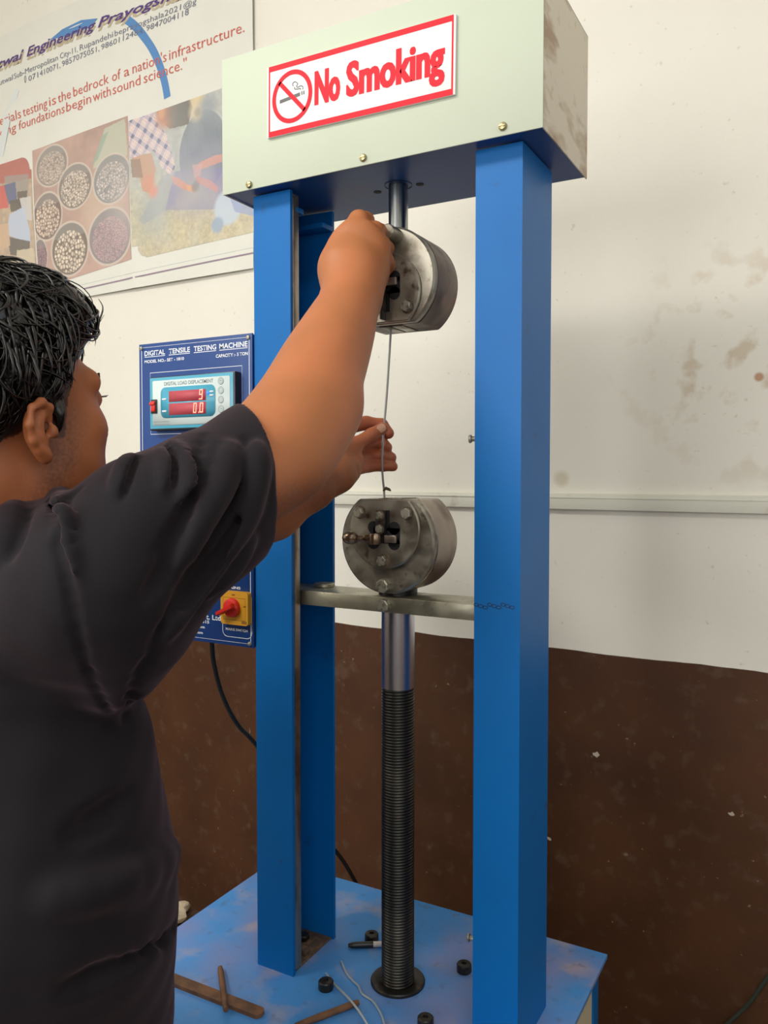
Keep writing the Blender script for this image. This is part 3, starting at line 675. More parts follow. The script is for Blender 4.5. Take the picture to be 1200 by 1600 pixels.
def grip(cz, s, name, label, rim):
    """s = +1: flat jaw mouth on top (lower grip); -1: mouth below (upper grip)"""
    zf = cz+s*.063; zb = cz-s*.0775
    g = solid_disc(RX+.004, cz, .0785, min(zf, zb), max(zf, zb), GY0+.014, GY1, .0015).build(name, rim, mach, angle=30)
    g['label'] = label
    obj('front_ring', solid_disc(RX+.004, cz, .0785, min(zf, zb), max(zf, zb), GY0, GY0+.0138, .0030), M['steel'], g, angle=30)
    cc = cz+s*.019
    obj('cover_plate', solid_disc(RX+.003, cc, .0590, min(zf-s*.001, cc-s*.059), max(zf-s*.001, cc-s*.059), GY0-.0065, GY0-.0001, .0018), M['steel'], g, angle=30)
    yf = GY0-.0065
    # mouth with two jaws in the flat face
    b = MB(); b.box(RX-.018, RX+.022, GY0+.016, GY1-.012, min(zf-.0004, zf+.0006), max(zf-.0004, zf+.0006)); obj('jaw_slot', b, M['hole'], g)
    for x0, x1 in ((RX-.017, RX-.002), (RX+.003, RX+.020)):
        obj('jaw', MB().box(x0, x1, GY0+.020, GY1-.016, min(zf-s*.01, zf+s*.0014), max(zf-s*.01, zf+s*.0014), .0006), M['steel'], g)
    # cross-shaped window in the cover, with the slide and its nuts
    wz = cc-s*.002; pts = []
    b = MB()
    for q in ((-.0085, .0135, .014, .040), ): b.box(RX+q[0], RX+q[1], yf-.0006, yf+.0006, min(wz+s*q[2]*.0, wz+s*q[3]*.75), max(wz, wz+s*q[3]*.75))
    for cxx, czz in ((-.014, .004), (.021, .004), (-.014, -.019), (.021, -.019)): b.cyl((RX+cxx, yf-.0006, wz+s*czz-.0), (RX+cxx, yf+.0006, wz+s*czz), .0095, 20)
    b.box(RX-.014, RX+.0305, yf-.0006, yf+.0006, min(wz+s*.004, wz-s*.019), max(wz+s*.004, wz-s*.019)); obj('cover_window', b, M['hole'], g)
    sl = MB().box(RX-.007, RX+.009, yf-.0075, yf-.0008, min(wz+s*.030, wz-s*.004), max(wz+s*.030, wz-s*.004), .0012); obj('slide_block', sl, M['black'], g)
    for dz in (.0225, .0025): hexbolt('slide_nut', (RX+.0005, yf-.0075, wz+s*dz), .0062, .0045, g)
    for dx, dz in ((-.040, .024), (.040, .024), (0, -.047)): hexbolt('cover_bolt', (RX+.003+dx, yf, cc+s*dz), .0082, .0095, g, rot=.2+dx*9, n=6)
    return g, cc, wz, yf
gl, ccl, wzl, yfl = grip(GZL, 1, 'lower_grip', 'round lower grip on the crossbar', M['rim'])
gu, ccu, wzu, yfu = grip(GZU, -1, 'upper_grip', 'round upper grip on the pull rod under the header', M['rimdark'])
def handle(g, wz, yf, s):
    b = MB(); z = wz-s*.012
    b.lathe((RX-.006, yf-.010, z), (0, 0, 1), [(0, -.008), (.0085, -.008), (.0092, -.006), (.0092, .006), (.0085, .008), (0, .008)], 24)
    b.tube(spline([(RX-.006, yf-.010, z), (RX-.020, yf-.014, z), (RX-.034, yf-.019, z+.0005)], 6), [.0062]*7+[.0048]*5+[.0044], 16)
    b.cyl((RX-.006, yf-.010, z), (RX-.006, yf+.001, z), .006, 16); h = b.build('handle', M['bronze'], g)
    b = MB(); e = V3(RX-.041, yf-.022, z+.001); prof = []
    for k in range(13): t = math.pi*k/12; prof.append((.0098*math.sin(t)+.00001, .0125*(1-math.cos(t))-.0125))
    prof[0] = (0, prof[0][1]); prof[-1] = (0, prof[-1][1]); b.lathe(e, (-1, -.25, 0), prof, 24); b.build('handle_ball', M['bronze'], g)
    b = MB(); b.box(RX+.008, RX+.027, yf-.0075, yf-.0010, z-.0055, z+.0055, .001); b.build('cam_plate', M['rim'], g)
handle(gl, wzl, yfl, 1)
handle(gu, wzu, yfu, -1)
# long pin of the upper grip, short locking bolt below the lower one
b = MB(); q = at(604, 361, GY0-.030); b.cyl((q[0], GY0-.030, q[2]), (q[0], GY0+.002, q[2]), .0108, 28, .0012); obj('locating_pin', b, M['steel'], gu)
hexbolt('lock_bolt', (RX+.002, GY0, GZL-.0655), .0105, .012, gl, n=8)
# upper grip: extra narrow dark bar beside the hand
obj('cam_bar', MB().box(RX+.003, RX+.0075, yfu-.012, yfu-.001, ccu-.022-.018, ccu-.022+.030, .0006), M['black'], gu)
# crossbar with its bolt, end clip in the left channel
ZX0, ZX1 = 1.2925, 1.3155
obj('crossbar', MB().box(MX[0]+.012, MX[1]-.012, 1.058, 1.128, ZX0, ZX1, .0012), M['bar'])
obj('crossbar_clip', MB().box(MX[0]+.012, MX[0]+.070, 1.0465, 1.0575, ZX0-.002, ZX1+.001, .001), M['black'])
b = MB(); b.cyl((MX[0]+.078, 1.110, ZX1), (MX[0]+.078, 1.110, ZX1+.006), .017, 28, .001); obj('crossbar_washer', b, M['bar'])
hexbolt('crossbar_bolt', (RX+.002, 1.058, (ZX0+ZX1)/2), .0098, .013, mach, n=8)
b = MB(); b.cyl((RX, RY, 1.3155), (RX, RY, GZL-.074), .03, 32); obj('grip_foot', b, M['black'])
# polished ram and threaded screw
ZT = 1.171
b = MB(); b.cyl((RX, RY, ZT), (RX, RY, ZX0), .0256, 64); obj('ram', b, M['chrome'])
def helix(cx, cy, z0, z1, r, dep, pitch, n=48, per=6):
    b = MB(); dz = pitch/per; rows = int((z1-z0)/dz)+per; pr = [0, 0, .45, 1, 1, .45]
    vs = []
    for j in range(rows+1):
        rr = r-dep*pr[j % per]
        for k in range(n):
            z = z0-pitch+j*dz+pitch*k/n; z = min(max(z, z0), z1); a = 2*math.pi*k/n
            vs.append((cx+rr*math.cos(a), cy+rr*math.sin(a), z))
    fs = []
    for j in range(rows):
        for k in range(n-1): fs.append((j*n+k, j*n+k+1, (j+1)*n+k+1, (j+1)*n+k))
        if j+per+1 <= rows: fs.append((j*n+n-1, (j+per)*n, (j+per+1)*n, (j+1)*n+n-1))
    b._add(vs, fs); b.cyl((cx, cy, z0), (cx, cy, z1-.0002), r-dep*.9, 32); return b
obj('threaded_screw', helix(RX, RY, ZB, ZT, .0256, .0014, .0046), M['thread'], angle=50, recalc=False)
obj('screw_collar', MB().lathe((RX, RY, ZB), (0, 0, 1), [(.026, 0), (.0425, 0), (.0425, .0035), (.041, .005), (.030, .005), (.0275, .0035), (.026, .0035)], 48), M['black'])
for x, y in ((-.6765, 1.177), (-.505, 1.175), (-.674, 1.031), (-.5025, 1.030)):
    b = MB(); b.lathe((x, y, ZB), (0, 0, 1), [(0, 0), (.0115, 0), (.0120, .003), (.0118, .0115), (.0105, .013), (.0042, .0134), (.0036, .0105), (0, .0105)], 20); obj('base_bolt', b, M['black'])
# set screws on the inner edge of the right column
for z in (1.5475, .8508):
    x = MX[1]-.066; b = MB(); b.cyl((x, 1.034, z), (x-.006, 1.034, z), .0035, 12); b.cyl((x-.006, 1.034, z), (x-.010, 1.033, z), .0058, 16, .001); obj('set_screw', b, M['bolt'])
b = MB()
for k in range(9):   # scribbled mark at crossbar height
    q = at(744+k*7, 947+(k % 3-1)*2.2, 1.0296); outline(b, [(q[0]+.0035*math.cos(t), q[2]+.0022*math.sin(t)) for t in np.linspace(0, 6.28, 8)[:-1]], .0008, XZ(1.0296))
obj('pen_mark', b, M['blackp'])

# ---------------------------------------------------------------- the sign on the header
SY = HY0-.0008
q0 = at(420, 107, SY); q1 = at(714, 217-65, SY)
sx0, sx1 = -.7515, -.4446; sz0, sz1 = 2.0000, 2.1035
sign = thing('no_smoking_sign', 'white and red plastic No Smoking sign stuck on the pale header front', 'sign', ((sx0+sx1)/2, HY0-.001, sz0))
rot = math.radians(-.6)
def sf(x, z, off=0.0):
    cx, cz = (sx0+sx1)/2, (sz0+sz1)/2; dx, dz = x-cx, z-cz
    return V3(cx+dx*math.cos(rot)-dz*math.sin(rot), HY0-.0045-off, cz+dx*math.sin(rot)+dz*math.cos(rot))
b = MB(); b.box(sx0, sx1, HY0-.0045, HY0-.0002, sz0, sz1, .0006, f=lambda x, y, z: sf(x, z, HY0-.0045-y)); b.build('sign_plate', M['white'], sign)
b = MB(); m_ = .0042; wd = .0062
outline(b, [(sx0+m_, sz0+m_), (sx1-m_, sz0+m_), (sx1-m_, sz1-m_), (sx0+m_, sz1-m_)], wd*1.35, sf, .0003); b.build('sign_border', M['red'], sign)
def bold_text(s, x0, x1, nm):
    for i, dx in enumerate((-.0011, 0, .0011)):
        text_on(b, s, sf, x0+.0011+dx, x1-.0011+dx, sz0+.0325, .0475, .028, 0, off=.0004+i*.00006)
b = MB(); bold_text('No', sx0+.085, sx0+.129, 0); bold_text('Smoking', sx0+.1385, sx1-.0150, 0); b.build('lettering', M['red'], sign, angle=180, kind='stuff')
b = MB(); pc = (sx0+.0455, sz0+.0520); R_ = .0325
for k in range(40): pass
outline(b, [(pc[0]+R_*math.cos(t), pc[1]+R_*1.07*math.sin(t)) for t in np.linspace(0, 2*math.pi, 49)[:-1]], .0066, sf, .0006)
outline(b, [(pc[0]-R_*.70, pc[1]+R_*.74), (pc[0]+R_*.70, pc[1]-R_*.74)], .0064, sf, .0006, closed=False); b.build('prohibition_ring', M['red'], sign, angle=180)
b = MB()
b.poly([sf(pc[0]-.022, pc[1]-.006, .0004), sf(pc[0]+.014, pc[1]-.002, .0004), sf(pc[0]+.014, pc[1]+.003, .0004), sf(pc[0]-.022, pc[1]-.001, .0004)])
for x in (.0165, .0200): b.poly([sf(pc[0]+x, pc[1]-.0015, .0004), sf(pc[0]+x+.0018, pc[1]-.0013, .0004), sf(pc[0]+x+.0018, pc[1]+.0040, .0004), sf(pc[0]+x, pc[1]+.0038, .0004)])
sm = [(.019, .006), (.019, .010), (.015, .012), (.010, .011), (.008, .013), (.010, .016), (.007, .019), (.004, .020), (.001, .018), (.002, .014)]
outline(b, [(pc[0]+x, pc[1]+z) for x, z in [tuple(q[:2]) for q in spline([(p[0], p[1], 0) for p in sm], 4)]], .0013, sf, .0004, closed=False)
sm = [(.015, .0065), (.0145, .0085), (.011, .0085), (.005, .0095), (.0045, .0125)]
outline(b, [(pc[0]+x, pc[1]+z) for x, z in [tuple(q[:2]) for q in spline([(p[0], p[1], 0) for p in sm], 4)]], .0013, sf, .0004, closed=False)
b.build('cigarette_symbol', M['blackp'], sign, angle=180)

# ---------------------------------------------------------------- the control panel beside the left column
PY = 1.028; PX0, PX1, PZ0, PZ1 = -1.0510, -.8065, 1.2212, 1.7215
pan = thing('control_panel', 'navy blue digital control panel mounted beside the left column', 'control panel', ((PX0+PX1)/2, 1.08, PZ0))
pb = lambda name, mb, m, parent=pan, **k: mb.build(name, m, parent, **k)
pb('housing', MB().box(PX0+.001, PX1-.0005, PY+.002, PY+.115, PZ0+.001, PZ1-.001, .002), M['panel'])
pb('face_plate', MB().box(PX0, PX1, PY-.0015, PY+.0018, PZ0, PZ1, .0004), M['panel'])
pf = XZ(PY-.0015)
def A(px, py): q = at(px, py, PY-.0015); return q[0], q[2]
def pc5(x, y): return A(200+x*220/1200, 500+y*220/1200)      # measured in an enlarged view of the panel
b = MB(); mm = .0060
outline(b, [(PX0+mm, PZ0+mm), (PX1-mm, PZ0+mm), (PX1-mm, PZ1-mm), (PX0+mm, PZ1-mm)], .0012, pf, .0002)
t0 = pc5(145, 305); t1 = pc5(1018, 238); zt = (t0[1]+t1[1])/2
ins = [pc5(190, 445), pc5(972, 397), pc5(190, 975)]
ix0, ix1 = ins[0][0], ins[1][0]; iz1 = (ins[0][1]+ins[1][1])/2; iz0 = ins[2][1]
outline(b, [(ix0, iz0), (ix1, iz0), (ix1, iz1), (ix0, iz1)], .0009, pf, .0002)
ms = [A(348, 968), A(392, 972)]; mx0, mx1 = ms[0][0], ms[1][0]+.002
mzb = A(370, 996)[1]; mzt = A(370, 925)[1]
outline(b, rrect(mx0, mx1, mzb, mzt, .010), .0009, pf, .0002)
pb('border_line', b, M['print'], angle=180)
b = MB()
ZTX = A(300, 552)[1]
words = [('DIGITAL', 226, 258), ('TENSILE', 264, 297), ('TESTING', 303, 338), ('MACHINE', 343, 387)]
for s_, xa, xb in words:
    za = A(xa, 557-(xa-226)*.080)[1]; xa_ = A(xa, 550)[0]; xb_ = A(xb, 545)[0]
    text_on(b, s_, pf, xa_, xb_, t0[1]-.0005, .0085, .018, 0, off=.0003)
    b.poly([pf(xa_, t0[1]-.0032, .0003), pf(xb_, t0[1]-.0032, .0003), pf(xb_, t0[1]-.0022, .0003), pf(xa_, t0[1]-.0022, .0003)])
def ptxt(s_, pa, pb_, cap, bold=.02, m=None):
    a = pc5(*pa); c = pc5(*pb_); text_on(b, s_, pf, a[0], c[0], a[1], cap, bold, off=.0003)
ptxt('MODEL NO.- SET - 1810', (143, 370), (478, 344), .0052)
ptxt('CAPACITY :- 5 TON', (750, 322), (1022, 300), .0052)
ptxt('LOAD', (457, 1050), (540, 1045), .0048)
def ptx2(s_, xa, xb, y, cap, bold=.02):
    a = A(xa, y); c = A(xb, y); text_on(b, s_, pf, a[0], c[0], a[1], cap, bold, off=.0003)
ptx2('(India) Pvt. Ltd', 284, 345, 963, .0085, .02)
ptx2('9811988515', 290, 327, 970, .0050)
ptx2('@gmail.com', 288, 320, 978, .0045)
ptx2('www.india.com', 280, 317, 986, .0045)
ptx2('MAINS', 353, 376, 919, .0042); ptx2('MAINS SWITCH', 353, 387, 984, .0042)
pb('lettering', b, M['print'], angle=180, kind='stuff')
for x, z in ((PX0+.0058, PZ1-.007), (PX1-.0075, PZ1-.0065), (PX1-.0075, PZ0+.0065), (PX0+.0058, PZ0+.0065)): screw((x, PY-.0015, z), .0036, pan)
# display unit
DY = PY-.016
def pd5(x, y): q = at(200+x*220/1200, 500+y*220/1200, DY); return q[0], q[2]
d0 = pd5(182, 490); d1 = pd5(912, 435); dz0 = pd5(178, 945)[1]; dx0, dx1, dz1 = d0[0], d1[0], (d0[1]+d1[1])/2
disp = pb('display_unit', MB().box(dx0, dx1, DY, PY-.0016, dz0, dz1, .0015), M['blackp'])
df = XZ(DY)
dd = lambda name, mb, m: mb.build(name, m, disp, angle=180)
b = MB(); b.box(dx0+.0015, dx1-.0035, DY-.0006, DY, dz0+.003, dz1-.0015, .0003); dd('bezel', b, M['dispblue'])
w_, h_ = dx1-dx0, dz1-dz0
ux = lambda u: dx0+.0015+(w_-.005)*u
uz = lambda v: dz0+.003+(h_-.0045)*(1-v)
b = MB(); b.prism(rrect(ux(.035), ux(.965), uz(.94), uz(.06), .003), DY-.0010, DY-.0006); dd('white_face', b, M['dispwhite'])
b = MB(); b.prism(rrect(ux(.14), ux(.80), uz(.80), uz(.20), .010), DY-.0014, DY-.0010); dd('blue_field', b, M['dispblue'])
b = MB(); b.box(ux(.245), ux(.69), DY-.0018, DY-.0014, uz(.49), uz(.28)); dd('digit_window', b, M['lcd'])
b = MB(); b.box(ux(.245), ux(.69), DY-.0018, DY-.0014, uz(.745), uz(.52)); dd('digit_window', b, M['lcd'])
def seg7(ch, x, z, w, h, b):
    S = {'9': 'abcdfg', '0': 'abcdef'}[ch]; t = w*.26; sk = lambda zz: (zz-z)*.08
    R = {'a': (x, x+w, z+h-t, z+h), 'd': (x, x+w, z, z+t), 'g': (x, x+w, z+h/2-t/2, z+h/2+t/2), 'b': (x+w-t, x+w, z+h/2, z+h), 'c': (x+w-t, x+w, z, z+h/2), 'f': (x, x+t, z+h/2, z+h), 'e': (x, x+t, z, z+h/2)}
    for k in S:
        x0, x1, z0, z1 = R[k]; g = t*.10
        b.poly([df(x0+g+sk(z0), z0+g, .0022), df(x1-g+sk(z0), z0+g, .0022), df(x1-g+sk(z1), z1-g, .0022), df(x0+g+sk(z1), z1-g, .0022)])
b = MB(); hw = .0075; seg7('9', ux(.61), uz(.475), hw, .0165, b); dd('lit_digit', b, M['led'])
b = MB(); seg7('0', ux(.54), uz(.725), hw*.92, .0165, b); dd('lit_digit', b, M['led'])
b = MB(); seg7('0', ux(.615), uz(.725), hw, .0165, b); x, z = ux(.603), uz(.725); b.poly([df(x, z, .0022), df(x+.0014, z, .0022), df(x+.0014, z+.0018, .0022), df(x, z+.0018, .0022)]); dd('lit_digit', b, M['led'])
b = MB(); b.prism([(ux(.715)+.0022*math.cos(t), uz(.355)+.0022*math.sin(t)) for t in np.linspace(0, 6.28, 13)[:-1]], DY-.0022, DY-.0014); dd('status_lamp', b, M['bluelamp'])
b = MB()
for v in (.335, .405): b.box(ux(.735), ux(.78), DY-.0019, DY-.0014, uz(v)-.0012, uz(v)+.0012)
for v in (.43, .665): b.box(ux(.158), ux(.212), DY-.0018, DY-.0014, uz(v)-.0014, uz(v)+.0014)
dd('small_label', b, M['print'])['kind'] = 'stuff'
b = MB(); text_on(b, 'DIGITAL LOAD DISPLACEMENT', df, ux(.185), ux(.775), uz(.165), .0062, .01, off=.0013)
outline(b, [(ux(.05), uz(.92)), (ux(.245), uz(.92)), (ux(.245), uz(.865)), (ux(.05), uz(.865))], .0006, df, .0013); dd('display_lettering', b, M['grey'])['kind'] = 'stuff'
for i, v in enumerate((.145, .32, .495, .67, .845)):
    b = MB(); c = (ux(.865), uz(v)); r_ = .0052
    b.prism([(c[0]+r_*math.cos(t), c[1]+r_*math.sin(t)) for t in np.linspace(0, 6.28, 21)[:-1]], DY-.0016, DY-.0010); kb = b.build('key', M['dispwhite'], disp)
    b = MB()
    for rr in (r_, r_*.62): outline(b, [(c[0]+rr*math.cos(t), c[1]+rr*math.sin(t)) for t in np.linspace(0, 6.28, 21)[:-1]], .0008, df, .0018)
    outline(b, [(c[0]-r_*.3, c[1]), (c[0]+r_*.3, c[1])], .0009, df, .0018, closed=False)
    if i in (0, 3): outline(b, [(c[0], c[1]-r_*.3), (c[0], c[1]+r_*.3)], .0009, df, .0018, closed=False)
    dd('key_mark', b, M['grey'])
x0, z0 = ux(.020), uz(.70); b = MB(); b.box(x0, x0+.0135, DY-.0030, DY, z0, z0+.0235, .0008); dd('rocker_frame', b, M['blackp'])
b = MB(); b.box(x0+.002, x0+.0115, DY-.0055, DY-.0030, z0+.003, z0+.0205, .0012); b.box(x0+.0005, x0+.0115, DY-.0075, DY-.0040, z0+.0135, z0+.0185, .0012); dd('rocker_switch', b, M['redp'])
# mains switch: yellow plate with a red rotary knob
SYY = PY-.011; q = [(lambda v: (v[0], v[2]))(at(345, 974, SYY)), (lambda v: (v[0], v[2]))(at(387, 927, SYY))]; yx0, yx1, yz0, yz1 = q[0][0], q[1][0], q[0][1], q[1][1]+.0005
ms_ = pb('mains_switch', MB().prism(rrect(yx0, yx1, yz0, yz1, .005), PY-.011, PY-.0016, 0), M['yellow'], angle=40)
cx, cz = (yx0+yx1)/2-.003, (yz0+yz1)/2+.001
b = MB(); b.lathe((cx, PY-.011, cz), (0, -1, 0), [(0, 0), (.0155, 0), (.0150, .006), (.012, .009), (0, .010)], 28); b.build('knob_base', M['redp'], ms_)
dr = V3(math.cos(math.radians(205)), 0, math.sin(math.radians(205))); nn = V3(-dr[2], 0, dr[0]); pts = []
b = MB(); c_ = V3(cx, PY-.018, cz); vs = []
for (tt, hw_) in ((-.012, .0050), (.024, .0042)):
    for y_, k_ in ((0, 1.0), (-.010, .7)):
        for s_ in (-1, 1): vs.append(c_+dr*tt+nn*hw_*k_*s_+V3(0, y_, 0))
b._add(vs, [(0, 1, 3, 2), (4, 6, 7, 5), (0, 4, 5, 1), (2, 3, 7, 6), (0, 2, 6, 4), (1, 5, 7, 3)])
bmesh.ops.bevel(b.bm, geom=list(b.bm.edges), offset=.0012, segments=2, affect='EDGES'); b.build('knob_handle', M['redp'], ms_)
b = MB(); yf_ = XZ(PY-.0110); text_on(b, 'OFF', yf_, cx-.002, cx+.005, yz1-.0065, .0025, .02, off=.0002)
text_on(b, 'ON', yf_, yx1-.0085, yx1-.004, cz+.002, .0025, .02, off=.0002)
for k in range(3): b.poly([yf_(yx1-.0125, yz0+.003+k*.0016, .0002), yf_(yx1-.002, yz0+.003+k*.0016, .0002), yf_(yx1-.002, yz0+.0038+k*.0016, .0002), yf_(yx1-.0125, yz0+.0038+k*.0016, .0002)])
outline(b, [(yx0+.005, yz0+.008), (yx1-.005, yz0+.008), (yx1-.005, yz1-.010), (yx0+.005, yz1-.010)], .0005, yf_, .0002); b.build('switch_lettering', M['blackp'], ms_, angle=180)

# ---------------------------------------------------------------- cables, specimen wire, debris
b = MB(); pts = [at(331, 1003, 1.09), at(334, 1035, 1.10), at(347, 1085, 1.12), at(370, 1130, 1.15), at(402, 1166, 1.19), at(450, 1240, 1.27), at(500, 1305, 1.37), at(527, 1333, 1.41), at(552, 1372, 1.45), at(590, 1450, 1.50)]
b.tube(spline(pts, 8), .0042, 12); tag(b.build('power_cable', M['cable']), 'black power cable hanging from the navy control panel behind the left column', 'cable')
b = MB(); pts = [wmap(*wall(1240, 1480), .01), wmap(*wall(1200, 1524), .01), wmap(*wall(1170, 1565), .01), wmap(*wall(1130, 1603), .012), wmap(*wall(1060, 1680), .015), wmap(*wall(980, 1790), .02)]
b.tube(spline(pts, 6), .0038, 10); tag(b.build('wall_cable', M['gcable']), 'thin dark green cable against the brown wall in the lower right corner', 'cable')
SPEC = [at(611, 500, 1.087), at(611, 509, 1.087), at(608, 560, 1.086), at(604, 620, 1.085), at(600, 668, 1.084), at(597, 715, 1.084), at(598, 745, 1.086), at(600, 766, 1.088), at(601, 790, 1.088)]
b = MB(); b.tube(spline(SPEC, 6), .0018, 10); sp = b.build('wire_specimen', M['wire']); tag(sp, 'thin steel wire specimen stretched between the upper and lower grip', 'wire')
b = MB(); q = at(604, 766, 1.087); b.tube([q+V3(-.006, 0, -.001), q+V3(-.001, 0, .003), q+V3(.005, 0, .001), q+V3(.0075, 0, -.001)], [.0012, .0028, .0022, .0008], 8); tag(b.build('metal_burr', M['rust'], sp), None)
def flatbar(pa, pb, wd, th, z, m, name, label, cat, tilt=None, rnd=.4):
    a = atz(*pa, z); c = atz(*pb, z); d = c-a; L = np.linalg.norm(d); d /= L; n = V3(-d[1], d[0], 0); b = MB()
    pr = rrect(0, L, -wd/2, wd/2, wd*rnd, 4)
    b.prism(pr, 0, 1, f=lambda x, y, zz: a+d*x+n*zz+V3(0, 0, th*y)+(V3(0, 0, tilt*x/L) if tilt else 0))
    return tag(b.build(name, m, angle=40), label, cat)
flatbar((238, 1521), (410, 1588), .020, .006, ZB+.0003, M['sack'], 'flat_steel_strip', 'rusty flat steel strip lying on the blue base left of the wires', 'metal strip')
def rod_(pa, pb, r, za, zb, m, name, label, cat, n=10):
    a = atz(*pa, za); c = atz(*pb, zb); b = MB(); pts = [a+(c-a)*t+V3(0, 0, 0) for t in np.linspace(0, 1, 9)]
    b.tube(pts, [r*.8]+[r*random.uniform(.93, 1.07) for _ in range(7)]+[r*.8], n); return tag(b.build(name, m, angle=50), label, cat)
rod_((344, 1512), (353, 1578), .0048, ZB+.0052, ZB+.0115, M['sack'], 'steel_rod_piece', 'short rusty rod resting across the flat steel strip', 'metal rod')
rod_((462, 1603), (560, 1566), .0050, ZB+.0052, ZB+.0052, M['sack'], 'steel_rod_piece', 'rusty rod lying under the two bright wires', 'metal rod')
for nm, pts, lab in (('loose_wire', ((509, 1521, .0020), (522, 1537, .006), (545, 1560, .012), (563, 1583, .008), (577, 1606, .002)), 'straighter bright wire offcut crossing over the rusty rod'),
                     ('loose_wire', ((533, 1502, .002), (541, 1520, .002), (551, 1532, .002), (560, 1541, .002), (566, 1553, .002), (582, 1564, .002), (594, 1582, .002), (602, 1604, .002)), 'kinked bright wire offcut nearer the screw collar')):
    b = MB(); b.tube(spline([atz(x, y, ZB+h) for x, y, h in pts], 6), .0017, 8); tag(b.build(nm, M['wirelight']), lab, 'wire')
# marker pen behind the screw
pen = thing('marker_pen', 'black and white marker pen lying behind the threaded screw', 'pen', atz(572, 1477, ZB))
a = atz(544, 1477, ZB+.0052); c = atz(650, 1473, ZB+.0052); d = (c-a)/np.linalg.norm(c-a)
b = MB(); b.lathe(a, d, [(0, 0), (.0028, 0), (.0045, .006), (.0050, .012), (.0052, .042), (0, .042)], 16); b.build('pen_cap', M['blackp'], pen)
b = MB(); b.lathe(a+d*.0421, d, [(0, 0), (.0045, 0), (.0045, .046), (.0035, .049), (0, .049)], 16); b.build('pen_barrel', mat('pen_white', (.68, .62, .58), .4), pen)
# low bench with rubble behind the base
bq = thing('low_bench', 'low dark bench behind the left end of the blue base, under the pale stones', 'bench', (-1.50, 1.36, 0))
BZ = .47
b = MB(); b.box(-1.72, -1.275, 1.28, 1.435, BZ-.03, BZ, .003); b.build('bench_top', M['bench'], bq)
for x in (-1.70, -1.325):
    for y in (1.30, 1.385): MB().box(x, x+.035, y, y+.035, 0, BZ-.03).build('leg', M['bench'], bq)
def stone(c, r, seed, label):
    rs = np.random.RandomState(seed); t = bmesh.new(); bmesh.ops.create_icosphere(t, subdivisions=2, radius=1)
    for v in t.verts:
        n = V3(*v.co); k = 1+.16*math.sin(n[0]*3+seed)+.14*math.sin(n[1]*4+seed*2)+.08*rs.rand(); v.co = Vector(n*r*k*V3(1, .9, .75))
    zmin = min(v.co.z for v in t.verts); b = MB(); t.verts.index_update()
    b._add([V3(*v.co)+V3(c[0], c[1], c[2]-zmin) for v in t.verts], [[v.index for v in f.verts] for f in t.faces]); t.free()
    return tag(b.build('rubble_stone', M['stone'], angle=25), label, 'stone', 'pale stones behind the base')
stone((-1.300, 1.358, BZ), .030, 3, 'larger pale stone at the left end of the blue base')
stone((-1.326, 1.414, BZ), .017, 5, 'smaller pale stone behind the larger one, close to the shirt')
stone((-1.42, 1.36, BZ), .028, 8, 'pale stone on the bench hidden behind the man')

